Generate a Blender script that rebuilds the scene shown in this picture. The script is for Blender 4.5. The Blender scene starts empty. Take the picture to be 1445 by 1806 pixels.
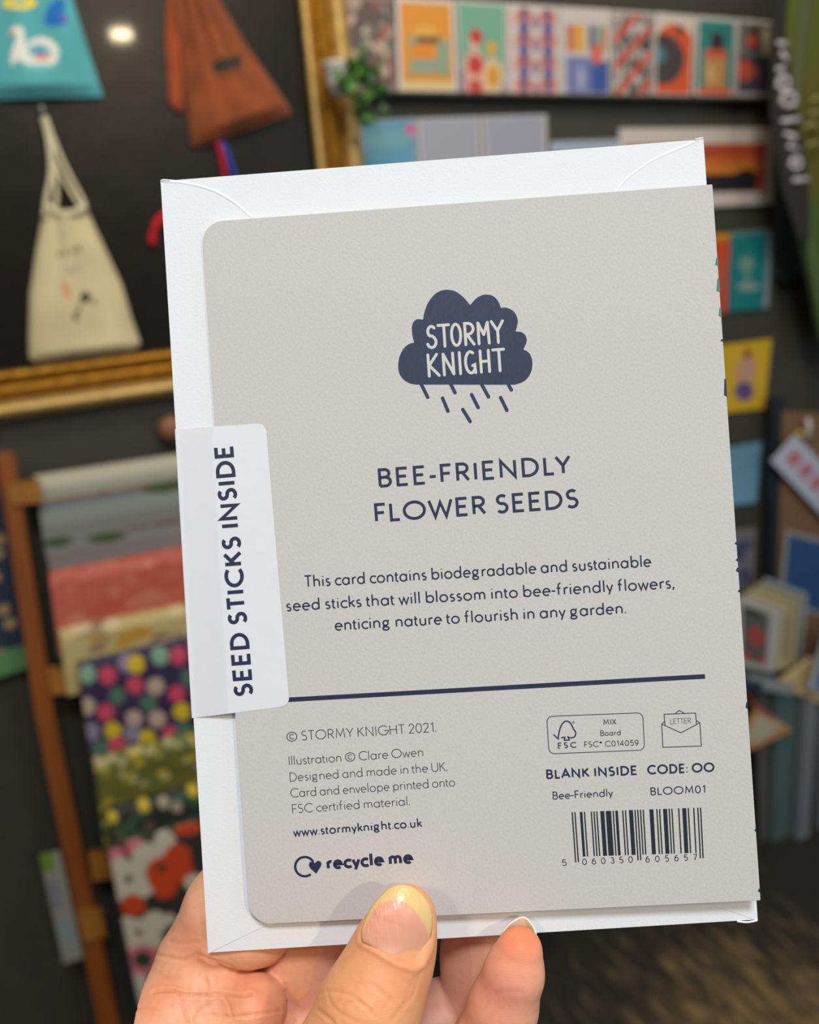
import bpy, math, random
import numpy as np
from mathutils import Matrix, Vector
random.seed(7); RNG = np.random.RandomState(7)
SC = bpy.context.scene
COL = SC.collection

# ---------------------------------------------------------------- camera
F = 1450.0; CX, CY = 722.5, 903.0
def nrm(v): v = np.array(v, float); return v / np.linalg.norm(v)
down = nrm(((1130 - CX) / F, -(5600 - CY) / F, -1.0))          # world down, seen from the camera
Zc = -down
xd = np.array(((4300 - CX) / F, 0.52, -1.0)); xd = xd - Zc * (xd @ Zc)
Xc = nrm(xd); Yc = np.cross(Zc, Xc)
RW = np.array([Xc, Yc, Zc])                                    # camera -> world
CAM = np.array((0.0, 0.0, 1.58))
cd = bpy.data.cameras.new('camera'); cam = bpy.data.objects.new('camera', cd); COL.objects.link(cam)
M = Matrix(RW.tolist()).to_4x4(); M.translation = Vector(CAM); cam.matrix_world = M
cd.sensor_fit = 'HORIZONTAL'; cd.sensor_width = 36.0; cd.lens = 36.0 * F / 1445.0
cd.clip_start = 0.01; cd.clip_end = 50
cd.dof.use_dof = True; cd.dof.focus_distance = 0.169; cd.dof.aperture_fstop = 14.5
SC.camera = cam
def ray(px, py): return RW @ np.array(((px - CX) / F, -(py - CY) / F, -1.0))
WY = 1.42                                                      # distance of the back wall
def Wp(px, py, off=0.0):                                       # point on the back wall (off = metres in front of it)
    d = ray(px, py); t = (WY - off) / d[1]; return CAM + d * t
# the frame of the card held in front of the camera
cr1 = nrm((0.99758672, 0.06242537, 0.03039434)); cr2 = np.array((-0.06857192, 0.99763962, 0.0036179))
cr2 = nrm(cr2 - cr1 * (cr1 @ cr2)); cn = np.cross(cr1, cr2); ct = np.array((0.01429349, -0.00962721, -0.16998349))
class Plane:
    def __init__(s, o, a, b):
        s.o = o; s.a = nrm(a); s.b = nrm(b - s.a * (s.a @ b)); s.n = np.cross(s.a, s.b)
    def mm(s, px, py, h=0.0):                                  # photo pixel -> local millimetres at height h
        d = np.array(((px - CX) / F, -(py - CY) / F, -1.0)); o = s.o + s.n * h * 1e-3
        p = d * ((o @ s.n) / (d @ s.n)) - s.o
        return (p @ s.a) * 1e3, (p @ s.b) * 1e3
    def matrix(s):
        R = RW @ np.array([s.a, s.b, s.n]).T
        m = Matrix(R.tolist()).to_4x4(); m.translation = Vector(CAM + RW @ s.o); return m
CARD = Plane(ct, cr1, cr2)
ENV = Plane(ct - cn * 0.0027, cr1 - cn * 0.022, cr2 + cn * 0.008)
def c2w(x, y, z): return Vector(CAM + RW @ np.array((x, y, z)))

# ---------------------------------------------------------------- world, lights, exposure
w = bpy.data.worlds.new('shop_air'); SC.world = w; w.use_nodes = True
w.node_tree.nodes['Background'].inputs[0].default_value = (0.82, 0.9, 1.0, 1); w.node_tree.nodes['Background'].inputs[1].default_value = 0.17
def area(name, loc, target, sx, sy, power, col, spread=180):
    l = bpy.data.lights.new(name, 'AREA'); l.shape = 'RECTANGLE'; l.size = sx; l.size_y = sy; l.energy = power; l.color = col
    l.spread = math.radians(spread)
    o = bpy.data.objects.new(name, l); COL.objects.link(o); o.location = loc
    o.rotation_euler = (Vector(target) - Vector(loc)).to_track_quat('-Z', 'Y').to_euler(); return o
cardw = CARD.matrix().translation
area('window_daylight', (-0.12, -0.75, 3.03), cardw, 0.42, 0.3, 23, (0.90, 0.955, 1.0))
area('cool_fill', (1.7, -1.2, 1.58), cardw, 1.4, 1.7, 9.5, (0.56, 0.80, 1.0))  # added cool fill to turn the envelope shadows blue, no actual doorway
area('shop_spotlight', (-0.75, -0.35, 2.28), cardw, 0.14, 0.14, 3.0, (1.0, 0.74, 0.45))
area('wall_spotlight', (0.55, 0.35, 2.83), Wp(1000, 250), 0.4, 0.25, 13, (1.0, 0.84, 0.64))
_h = Wp(215, 58, 0.03); _d = nrm(ray(215, 58)); _d = np.array((_d[0], -_d[1], _d[2]))
_t = (2.83 - _h[2]) / _d[2]; _l = _h + _d * _t
area('ceiling_lamp', tuple(_l), tuple(_h), 0.095, 0.04, 18, (1.0, 0.80, 0.50))
SC.view_settings.view_transform = 'Standard'; SC.view_settings.look = 'None'
SC.view_settings.exposure = 0.0; SC.view_settings.gamma = 1.0; SC.view_settings.use_curve_mapping = False

# ---------------------------------------------------------------- helpers
def lin(c):
    c = np.array(c, float) / 255.0
    return np.where(c <= 0.04045, c / 12.92, ((c + 0.055) / 1.055) ** 2.4)
def mat(name, col=None, rough=0.6, metal=0.0, attr=False, bump=0.0, scale=100, coat=0.0, sss=0.0, var=0.0, spec=0.5, sheen=0.0, stretch=None, coatr=0.05):
    m = bpy.data.materials.new(name); m.use_nodes = True; nt = m.node_tree; b = nt.nodes['Principled BSDF']
    b.inputs['Roughness'].default_value = rough; b.inputs['Metallic'].default_value = metal
    b.inputs['Coat Weight'].default_value = coat; b.inputs['Coat Roughness'].default_value = coatr
    b.inputs['Specular IOR Level'].default_value = spec; b.inputs['Sheen Weight'].default_value = sheen
    if sss: b.inputs['Subsurface Weight'].default_value = sss; b.inputs['Subsurface Radius'].default_value = (1, 0.35, 0.2); b.inputs['Subsurface Scale'].default_value = 0.002
    src = None
    if attr:
        a = nt.nodes.new('ShaderNodeAttribute'); a.attribute_name = 'Col'; src = a.outputs['Color']
    elif col is not None:
        b.inputs['Base Color'].default_value = (*lin(col), 1)
    if bump or var:
        tc = nt.nodes.new('ShaderNodeTexCoord'); mp = nt.nodes.new('ShaderNodeMapping'); nz = nt.nodes.new('ShaderNodeTexNoise')
        if stretch: mp.inputs['Scale'].default_value = stretch
        nt.links.new(tc.outputs['Object'], mp.inputs[0]); nt.links.new(mp.outputs[0], nz.inputs['Vector'])
        nz.inputs['Scale'].default_value = scale; nz.inputs['Detail'].default_value = 4
        if bump:
            bp = nt.nodes.new('ShaderNodeBump'); bp.inputs['Strength'].default_value = bump; bp.inputs['Distance'].default_value = 0.35 / scale
            nt.links.new(nz.outputs[0], bp.inputs['Height']); nt.links.new(bp.outputs[0], b.inputs['Normal'])
        if var:
            mx = nt.nodes.new('ShaderNodeMix'); mx.data_type = 'RGBA'; mx.blend_type = 'MULTIPLY'; mx.inputs['Factor'].default_value = 1.0
            rp = nt.nodes.new('ShaderNodeValToRGB'); rp.color_ramp.elements[0].position = 0.3; rp.color_ramp.elements[1].position = 0.7
            rp.color_ramp.elements[0].color = (1 - var, 1 - var, 1 - var, 1); rp.color_ramp.elements[1].color = (1, 1, 1, 1)
            nt.links.new(nz.outputs[0], rp.inputs[0]); nt.links.new(rp.outputs[0], mx.inputs['B'])
            if src is not None: nt.links.new(src, mx.inputs['A'])
            else: mx.inputs['A'].default_value = (*lin(col), 1)
            src = mx.outputs['Result']
    if src is not None: nt.links.new(src, b.inputs['Base Color'])
    return m
def tag(o, label, cat, group=None, kind=None):
    o['label'] = label; o['category'] = cat
    if group: o['group'] = group
    if kind: o['kind'] = kind
    return o
def empty(name, loc=(0, 0, 0), matrix=None):
    o = bpy.data.objects.new(name, None); COL.objects.link(o); o.empty_display_size = 0.01
    if matrix is not None: o.matrix_world = matrix
    else: o.location = loc
    o['_m'] = 0; del o['_m']
    return o
def mesh(name, V, Fc, m=None, parent=None, cols=None, smooth=False, world=True):
    """V in world space unless world=False (then local to the parent)."""
    me = bpy.data.meshes.new(name); V = np.asarray(V, float)
    o = bpy.data.objects.new(name, me); COL.objects.link(o)
    if world:
        if parent is not None:
            mi = np.array(mw(parent).inverted()); V = V @ mi[:3, :3].T + mi[:3, 3]
        else:
            c = (V.min(0) + V.max(0)) / 2; c[2] = V[:, 2].min(); V = V - c; o.location = c
    if parent is not None: o.parent = parent
    me.from_pydata(V.tolist(), [], [list(map(int, f)) for f in Fc]); me.validate()
    if cols is not None:
        ca = me.color_attributes.new('Col', 'FLOAT_COLOR', 'POINT')
        c4 = np.ones((len(V), 4)); c4[:, :3] = cols; ca.data.foreach_set('color', c4.ravel().astype(np.float32))
    if m is not None: me.materials.append(m)
    if smooth: me.polygons.foreach_set('use_smooth', [True] * len(me.polygons))
    me.update(); return o
def mw(o):
    m = o.matrix_basis.copy()
    return mw(o.parent) @ m if o.parent else m
def bevel(o, wd, seg=2):
    b = o.modifiers.new('bevel', 'BEVEL'); b.width = wd; b.segments = seg; b.limit_method = 'ANGLE'; b.angle_limit = math.radians(40); return o
def slab2d(name, pts, z0, z1, m, parent, wd=0.0):
    """flat plate from a 2D outline in millimetres, local to the parent."""
    n = len(pts); V = [(x * 1e-3, y * 1e-3, z0 * 1e-3) for x, y in pts] + [(x * 1e-3, y * 1e-3, z1 * 1e-3) for x, y in pts]
    a = sum(pts[i][0] * pts[(i + 1) % n][1] - pts[(i + 1) % n][0] * pts[i][1] for i in range(n))
    ix = list(range(n)) if a > 0 else list(range(n))[::-1]
    Fc = [ix[::-1], [n + i for i in ix]] + [(ix[i], ix[(i + 1) % n], n + ix[(i + 1) % n], n + ix[i]) for i in range(n)]
    o = mesh(name, V, Fc, m, parent, world=False)
    if wd: bevel(o, wd * 1e-3)
    return o
def box(name, c, s, m, parent=None, bev=0.0, rot=None):
    c = np.array(c, float); s = np.array(s, float) / 2
    V = np.array([(x, y, z) for x in (-1, 1) for y in (-1, 1) for z in (-1, 1)]) * s
    if rot is not None: V = V @ np.array(rot).T
    o = mesh(name, V + c, [(0, 1, 3, 2), (4, 6, 7, 5), (0, 4, 5, 1), (2, 3, 7, 6), (0, 2, 6, 4), (1, 5, 7, 3)], m, parent)
    if bev: bevel(o, bev)
    return o
def tube(name, P, r, m, parent=None, n=10, world=True):
    P = [np.array(p, float) for p in P]; k = len(P); rr = r if hasattr(r, '__len__') else [r] * k
    V = []; Fc = []
    for i, p in enumerate(P):
        t = nrm(P[min(i + 1, k - 1)] - P[max(i - 1, 0)]); a = nrm(np.cross(t, (0.13, 0.2, 0.97) if abs(t[2]) < 0.9 else (1, 0.1, 0))); b = np.cross(t, a)
        for j in range(n):
            q = 2 * math.pi * j / n; V.append(p + rr[i] * (math.cos(q) * a + math.sin(q) * b))
    for i in range(k - 1):
        for j in range(n): Fc.append((i * n + j, i * n + (j + 1) % n, (i + 1) * n + (j + 1) % n, (i + 1) * n + j))
    Fc.append(tuple(range(n))[::-1]); Fc.append(tuple((k - 1) * n + j for j in range(n)))
    return mesh(name, V, Fc, m, parent, smooth=True, world=world)
def poly(P, t):
    """point at fraction t (array) along the polyline P"""
    P = np.array(P, float); s = np.r_[0, np.cumsum(np.linalg.norm(np.diff(P, axis=0), axis=1))]; s /= s[-1]
    return np.stack([np.interp(t, s, P[:, i]) for i in range(P.shape[1])], -1)
def cat(P, n=6):
    P = [np.array(p, float) for p in P]; Q = [2 * P[0] - P[1]] + P + [2 * P[-1] - P[-2]]; out = []
    for i in range(1, len(Q) - 2):
        for k in range(n):
            t = k / n; a, b, c, d = Q[i - 1], Q[i], Q[i + 1], Q[i + 2]
            out.append(0.5 * ((2 * b) + (c - a) * t + (2 * a - 5 * b + 4 * c - d) * t * t + (3 * b - a - 3 * c + d) * t ** 3))
    out.append(P[-1]); return [tuple(p) for p in out]
def cloth(name, L, R, off, m, paint, parent=None, nu=60, nv=80, thick=0.002, bulge=None, plane=Wp):
    """closed sheet between the left and right outlines (photo pixels) laid on the wall plane,
    bulge(u,v) = metres standing proud of the plane; paint(u,v) = colour of the print."""
    u = np.linspace(0, 1, nu); v = np.linspace(0, 1, nv); U, Vv = np.meshgrid(u, v)
    l = poly(L, v); r = poly(R, v); P = l[:, None, :] * (1 - U[..., None]) + r[:, None, :] * U[..., None]
    B = bulge(U, Vv) if bulge is not None else np.zeros_like(U)
    base = np.array([[plane(x, y, off) for x, y in row] for row in P]) if nu * nv < 400 else fastW(P, off)
    front = base.copy(); front[..., 1] -= thick + B
    global PXY; PXY = (P[..., 0], P[..., 1])
    col = paint(U, Vv); col = np.clip(col, 0, 255)
    if m is PRINT: col = col * .84 + 12
    if m is WRAP: col = col * np.array((.88, .86, .82)) + 4
    col = lin(col).reshape(-1, 3)
    n = nu * nv; V = np.concatenate([front.reshape(-1, 3), base.reshape(-1, 3)])
    id = np.arange(n).reshape(nv, nu); q = np.stack([id[:-1, :-1], id[1:, :-1], id[1:, 1:], id[:-1, 1:]], -1).reshape(-1, 4)
    Fc = q.tolist() + (q[:, ::-1] + n).tolist()
    ring = list(id[0, :]) + list(id[1:, -1]) + list(id[-1, -2::-1]) + list(id[-2:0:-1, 0])
    for i in range(len(ring)):
        a, b = ring[i], ring[(i + 1) % len(ring)]; Fc.append((a, b, b + n, a + n))
    return mesh(name, V, Fc, m, parent, cols=np.concatenate([col, col]), smooth=bulge is not None)
def fastW(P, off):
    d = np.stack([(P[..., 0] - CX) / F, -(P[..., 1] - CY) / F, -np.ones(P.shape[:-1])], -1) @ RW.T
    return CAM + d * ((WY - off) / d[..., 1])[..., None]
def A_ring(cx, cy, rx, ry): return [(cx + rx * math.cos(k * math.pi / 8), cy + ry * math.sin(k * math.pi / 8)) for k in range(17)]
def C(U, c): return np.broadcast_to(np.array(c, float), U.shape + (3,)).copy()
def put(img, mask, c, a=1.0): img[mask] = img[mask] * (1 - a) + np.array(c, float) * a; return img
def ell(U, V, cx, cy, rx, ry, ang=0.0):
    c, s = math.cos(ang), math.sin(ang); x = (U - cx) * c + (V - cy) * s; y = -(U - cx) * s + (V - cy) * c
    return (x / rx) ** 2 + (y / ry) ** 2 < 1
def rect(U, V, x0, y0, x1, y1): return (U > x0) & (U < x1) & (V > y0) & (V < y1)
def vnoise(U, V, f, seed=0, fy=None):
    fy = fy or f; r = np.random.RandomState(seed); g = r.rand(64, 64)
    x = U * f % 63; y = V * fy % 63; i = x.astype(int); j = y.astype(int); a = x - i; b = y - j; a = a * a * (3 - 2 * a); b = b * b * (3 - 2 * b)
    return (g[j, i] * (1 - a) + g[j, i + 1] * a) * (1 - b) + (g[j + 1, i] * (1 - a) + g[j + 1, i + 1] * a) * b

# ---------------------------------------------------------------- materials
WALL = mat('dark_grey_wall_paint', (60, 58, 50), 0.75, bump=0.1, scale=40, var=0.12)
WALLB = mat('blue_grey_paint', (62, 70, 76), 0.7, bump=0.1, scale=40)
BOARD = mat('black_gloss_board', (21, 18, 12), 0.34, coat=0.05, bump=0.05, scale=14, var=0.2, spec=0.22)
GOLD = mat('worn_gilt', (190, 134, 30), 0.5, metal=0.55, bump=0.35, scale=60, var=0.45)
GOLDP = mat('pale_gilt', (215, 178, 105), 0.5, metal=0.4, bump=0.3, scale=60, var=0.3)
WOOD = mat('orange_varnished_wood', (150, 80, 24), 0.5, bump=0.2, scale=30, var=0.35, stretch=(1, 1, 0.15))
OAK = mat('ochre_wood', (168, 110, 36), 0.55, bump=0.2, scale=30, var=0.3)
KRAFT = mat('brown_board', (128, 96, 66), 0.8, bump=0.1, scale=80, var=0.15)
PINE = mat('pale_pine', (222, 196, 140), 0.6, bump=0.1, scale=50, var=0.15)
PRINT = mat('printed_card', attr=True, rough=0.55)
CLOTH = mat('printed_cotton', attr=True, rough=0.9, bump=0.3, scale=220, sheen=0.15)
WRAP = mat('printed_wrapping_paper', attr=True, rough=0.6, bump=0.1, scale=60)
DARK = mat('near_black', (22, 24, 26), 0.6)
STEEL = mat('pale_metal', (190, 190, 185), 0.4, metal=0.5)
TEALP = mat('teal_grey_paint', (88, 112, 108), 0.55)
GREYP = mat('cool_grey_paint', (128, 134, 140), 0.55)
CARDM = mat('textured_card_board', (204, 204, 203), 0.75, bump=0.34, scale=2300, var=0.07, spec=0.3, stretch=(1, 0.7, 1))
ENVM = mat('white_envelope_paper', (232, 237, 244), 0.85, bump=0.28, scale=2000, spec=0.25)
STICKM = mat('white_satin_sticker', (228, 232, 241), 0.35, bump=0.05, scale=260, spec=0.5)
INK = mat('navy_ink', (33, 44, 78), 0.6, var=0.2, scale=2200)
INKG = mat('navy_logo_ink', (37, 55, 86), 0.6, var=0.28, scale=1800, stretch=(1, 0.35, 1))
INKT = mat('grey_navy_ink', (60, 62, 80), 0.6)
WHITEI = mat('card_showing_through_print', (208, 208, 206), 0.7)
TEALI = mat('spine_print_teal', (70, 125, 115), 0.6)

# ---------------------------------------------------------------- the setting
z0 = 0.0
def wallbox(name, x0, x1, y0, y1, za, zb, m):
    o = box(name, ((x0 + x1) / 2, (y0 + y1) / 2, (za + zb) / 2), (x1 - x0, y1 - y0, zb - za), m); o['kind'] = 'structure'; return o
wallbox('wall_back', -2.6, 3.4, WY, WY + 0.12, 0, 3.1, WALL)
fm = mat('worn_dark_floorboards', (40, 36, 30), 0.7)
nt = fm.node_tree; b = nt.nodes['Principled BSDF']
tc = nt.nodes.new('ShaderNodeTexCoord'); mp = nt.nodes.new('ShaderNodeMapping'); mp.inputs['Rotation'].default_value = (0, 0, math.radians(-28)); mp.inputs['Scale'].default_value = (16, 3.2, 1)
nz = nt.nodes.new('ShaderNodeTexNoise'); nz.inputs['Scale'].default_value = 3.0; nz.inputs['Detail'].default_value = 7; nz.inputs['Roughness'].default_value = 0.65
nt.links.new(tc.outputs['Object'], mp.inputs[0]); nt.links.new(mp.outputs[0], nz.inputs['Vector'])
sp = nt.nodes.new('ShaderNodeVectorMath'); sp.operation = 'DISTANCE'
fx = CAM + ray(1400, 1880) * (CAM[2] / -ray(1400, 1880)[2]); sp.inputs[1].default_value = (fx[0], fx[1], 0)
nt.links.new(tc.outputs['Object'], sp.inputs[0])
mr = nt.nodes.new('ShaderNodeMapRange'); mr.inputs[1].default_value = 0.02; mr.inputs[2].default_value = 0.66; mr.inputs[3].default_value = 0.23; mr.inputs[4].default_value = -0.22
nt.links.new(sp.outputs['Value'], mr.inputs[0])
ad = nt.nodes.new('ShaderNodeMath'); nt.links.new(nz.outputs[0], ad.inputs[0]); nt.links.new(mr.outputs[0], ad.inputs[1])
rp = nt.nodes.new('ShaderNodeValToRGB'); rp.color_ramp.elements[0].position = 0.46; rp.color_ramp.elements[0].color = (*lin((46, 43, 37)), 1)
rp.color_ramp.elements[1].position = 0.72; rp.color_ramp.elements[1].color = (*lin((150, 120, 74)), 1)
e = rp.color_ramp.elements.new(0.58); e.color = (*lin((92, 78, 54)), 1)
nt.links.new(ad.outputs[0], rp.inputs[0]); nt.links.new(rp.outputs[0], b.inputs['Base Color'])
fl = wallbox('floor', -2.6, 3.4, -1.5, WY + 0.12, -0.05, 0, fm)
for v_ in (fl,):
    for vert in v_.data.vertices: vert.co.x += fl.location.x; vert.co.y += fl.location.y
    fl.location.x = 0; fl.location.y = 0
# darker blue-grey panel right of the card wall
o = cloth('trim_1', [(1368, 150), (1368, 490)], [(1520, 150), (1520, 478)], 0.0, WALLB, lambda U, V: C(U, (60, 68, 74)), nu=4, nv=4, thick=0.012); o['kind'] = 'structure'
o = cloth('shadow_line', [(1366, 488), (1366, 500)], [(1520, 476), (1520, 490)], 0.0, DARK, lambda U, V: C(U, (20, 20, 20)), nu=4, nv=4, thick=0.03); o['kind'] = 'structure'  # near-black strip drawn as the shadow line under the blue-grey panel

# ---------------------------------------------------------------- gilt framed black board
def line(p, q, t): return (p[0] + (q[0] - p[0]) * t, p[1] + (q[1] - p[1]) * t)
def inter(a, b, c, d):
    A = np.array([[b[0] - a[0], -(d[0] - c[0])], [b[1] - a[1], -(d[1] - c[1])]], float); t = np.linalg.solve(A, np.array([c[0] - a[0], c[1] - a[1]], float))
    return (a[0] + t[0] * (b[0] - a[0]), a[1] + t[0] * (b[1] - a[1]))
Si = ((528, 0), (560, 300)); So = ((609, 0), (643, 300)); Ri = ((0, 656), (300, 618)); Ro = ((0, 741), (300, 697))
ci = inter(*Si, *Ri); co = inter(*So, *Ro)
fr = empty('framed_board', tuple(Wp(300, 640, 0)))
tag(fr, 'large black glossy board in an ornate worn gilt frame, hung with fabric bags', 'frame')
def ext(l, t): return line(l[0], l[1], t)
prof = [(0, .004), (0.02, .030), (.10, .036), (.14, .034), (.19, .020), (.24, .020), (.30, .026), (.38, .034), (.46, .034), (.54, .024), (.60, .018), (.66, .020), (.72, .030), (.80, .036), (.88, .034), (.93, .022), (.98, .018), (1, .0)]
def mould(name, a_in, b_in, a_out, b_out, bands):
    ob = None
    for (i0, i1, m, nm) in bands:
        V = []; Fc = []; N = 50
        for k in range(N):
            t = k / (N - 1); pi_ = line(a_in, b_in, t); po = line(a_out, b_out, t)
            for (s, h) in prof[i0:i1 + 1]:
                wob = 0.0012 * math.sin(k * 2.3 + s * 9); V.append(Wp(*line(pi_, po, s), h + 0.003 + wob))
        c = i1 - i0 + 1
        for k in range(N - 1):
            for j in range(c - 1): Fc.append((k * c + j, (k + 1) * c + j, (k + 1) * c + j + 1, k * c + j + 1))
        o = mesh(nm, V, Fc, m, fr, smooth=True)
        s_ = o.modifiers.new('solid', 'SOLIDIFY'); s_.thickness = 0.003; s_.offset = 0
stile = [(0, 4, GOLDP, 'inner_moulding'), (4, 10, GOLD, 'middle_moulding'), (10, 17, GOLDP, 'outer_moulding')]
mould('stile', ext(Si, -0.8), ci, ext(So, -0.8), co, stile)
mould('rail', ext(Ri, -0.9), ci, ext(Ro, -0.9), co, [(0, 4, GOLD, 'inner_moulding'), (4, 10, GOLD, 'middle_moulding'), (10, 17, GOLDP, 'outer_moulding')])
# beading along the stile and the rail: too small to pick apart
def beads(a_in, b_in, a_out, b_out, n, s):
    V = []; Fc = []
    for k in range(n):
        t = (k + .5) / n; c = Wp(*line(line(a_in, b_in, t), line(a_out, b_out, t), s), 0.038); r = 0.0042
        b0 = len(V)
        for la in range(1, 4):
            for lo in range(8):
                th = math.pi * la / 4; ph = lo * math.pi / 4; V.append(c + r * np.array((math.sin(th) * math.cos(ph), math.cos(th) * .8, math.sin(th) * math.sin(ph))))
        for la in range(2):
            for lo in range(8): Fc.append((b0 + la * 8 + lo, b0 + la * 8 + (lo + 1) % 8, b0 + (la + 1) * 8 + (lo + 1) % 8, b0 + (la + 1) * 8 + lo))
        Fc.append([b0 + lo for lo in range(8)][::-1]); Fc.append([b0 + 16 + lo for lo in range(8)])
    o = mesh('beading', V, Fc, GOLD, fr, smooth=True); o['kind'] = 'stuff'
beads(ext(Si, -0.8), ci, ext(So, -0.8), co, 90, 0.42)
beads(ext(Ri, -0.9), ci, ext(Ro, -0.9), co, 110, 0.42)
Bq = [ext(Si, -0.8), ci]; 
bl = [(ext(Ri, -0.9)[0], ext(Si, -0.8)[1]), ext(Ri, -0.9)]
cloth('board', bl, Bq, 0.004, BOARD, lambda U, V: C(U, (27, 25, 20)), fr, 4, 4, 0.012)

# ---------------------------------------------------------------- bags hanging on the board
def folds(amp, f, seed, top=1.0):
    def g(U, V):
        body = 0.030 * amp * np.power(np.clip(np.sin(math.pi * U), 0, 1), .55) * (0.45 + 0.55 * V) * np.clip((1 - V) * 14, 0.15, 1) ** .5
        return body + 0.004 * np.sin(U * f + 2 * vnoise(U, V, 3, seed)) * np.sin(math.pi * U) * np.clip(1.1 - V * 1.1, 0.12, 1) * top + 0.006 * (vnoise(U, V, 5, seed + 3) - .5) * np.sin(math.pi * U)
    return g
def hook(parent, px, py, off=0.016):
    c = Wp(px, py, off)
    tube('hook', [c, c + np.array((0, -0.016, 0)), c + np.array((0, -0.022, 0.005)), c + np.array((0, -0.022, 0.011))], 0.0022, STEEL, parent)
# teal bag
def teal(U, V):
    g = C(U, (84, 170, 176)); g *= (0.95 + 0.1 * vnoise(U, V, 6, 4))[..., None]
    X, Y = PXY
    put(g, ((X - 35) / 30.) ** 2 + ((Y - 12) / 12.) ** 2 < 1, (246, 216, 40)); put(g, ((X - 35) / 14.) ** 2 + ((Y - 10) / 5.) ** 2 < 1, (120, 190, 180))
    put(g, ell(X, Y, 96, 28, 14, 30, .5), (28, 110, 190)); put(g, ell(X, Y, 104, 42, 18, 9, -.4), (30, 100, 190)); put(g, ell(X, Y, 112, 38, 7, 5), (120, 110, 190))
    W_ = (232, 232, 222)
    put(g, ell(X, Y, 62, 106, 40, 17, .15), W_); put(g, ell(X, Y, 76, 94, 28, 20, .3), W_); put(g, ell(X, Y, 70, 99, 21, 13, .2), (110, 178, 190))
    put(g, ell(X, Y, 74, 108, 17, 7), (222, 190, 180)); put(g, ell(X, Y, 74, 107, 8, 5), (232, 120, 90)); put(g, ell(X, Y, 70, 100, 9, 5), (70, 140, 190))
    put(g, ell(X, Y, 29, 96, 7, 26, .30), W_); put(g, ell(X, Y, 37, 74, 7, 18, -.25), W_); put(g, ell(X, Y, 32, 60, 11, 6, .3), W_); put(g, ell(X, Y, 21, 65, 5, 4), (235, 130, 70)); put(g, ell(X, Y, 70, 124, 28, 4), (140, 205, 205))
    return g
t = empty('drawstring_bag', tuple(Wp(60, 180, 0.02)))
tag(t, 'teal cloth bag printed with a white swan and blue bird, hung top left', 'bag')
cloth('bag_body', [(20, -120), (-30, 20), (-45, 178)], [(80, -120), (128, 0), (182, 172)], 0.018, CLOTH, teal, t, 150, 180, 0.003, folds(0.8, 20, 1))
for dx in (0, 22):
    tube('drawstring', [Wp(45 + dx, -118, .03), Wp(50 + dx / 2, -170, .028), Wp(58, -215, .026)], 0.002, mat('white_cord', (215, 208, 190), .9), t)
hook(t, 58, -213)
# rust brown bag
def rust(U, V):
    g = C(U, (142, 70, 28)); g *= (0.86 + 0.2 * vnoise(U, V, 9, 8))[..., None]
    X, Y = PXY; D_ = (44, 42, 34)
    put(g, ell(X, Y, 392, 121, 24, 11, -.15), D_); put(g, ell(X, Y, 412, 113, 10, 9), D_); put(g, rect(X, Y, 372, 122, 381, 138), D_); put(g, rect(X, Y, 388, 124, 395, 138), D_); put(g, rect(X, Y, 408, 116, 415, 130), D_)
    for k in range(7): put(g, ell(X, Y, 370 + 8 * k, 149 - 2.2 * k, 3, 3.4), (110, 52, 20), .6)
    return g
t = empty('drawstring_bag', tuple(Wp(420, 250, 0.02)))
tag(t, 'rust brown drawstring bag printed with a small dark bear, hung beside the gilt upright', 'bag')
cloth('bag_body', [(306, -70), (304, 0), (318, 110), (336, 258), (342, 262)], [(340, -70), (384, 0), (440, 90), (510, 190), (512, 204)], 0.018, CLOTH, rust, t, 130, 150, 0.003, folds(1.1, 26, 5))
cloth('bag_side', [(296, -30), (290, 60), (297, 185), (306, 196)], [(316, -30), (322, 80), (324, 190), (322, 200)], 0.016, CLOTH, lambda U, V: C(U, (168, 74, 30)) * (0.85 + 0.2 * vnoise(U, V, 6, 2))[..., None], t, 20, 40, 0.003, folds(.3, 9, 3))
hook(t, 322, -86)
tube('drawstring', [Wp(312, -66, .03), Wp(322, -82, .026), Wp(334, -66, .03)], 0.003, mat('rust_cord', (160, 70, 28), .9), t)
# the cords hanging below it
for nm, cc, pts in (('hanging_cord', (178, 20, 44), [(378, 240), (388, 262), (396, 300), (398, 345)]), ('hanging_cord', (28, 68, 160), [(384, 240), (398, 262), (411, 300), (418, 340)])):
    o = tube(nm, [Wp(x, y, .024) for x, y in pts], 0.0045, mat('cord_%d' % cc[0], cc, .85), t); o['label'] = ('red' if cc[0] > 100 else 'blue') + ' cord hanging below the bag'
o = tube('bag_handle', [Wp(x, y, .024) for x, y in cat([(300, 375), (284, 384), (272, 402), (268, 432)], 4)], 0.006, mat('red_cord', (200, 8, 34), .8))
tag(o, 'curved red cotton handle on the black board beside the left envelope edge', 'handle')
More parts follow.
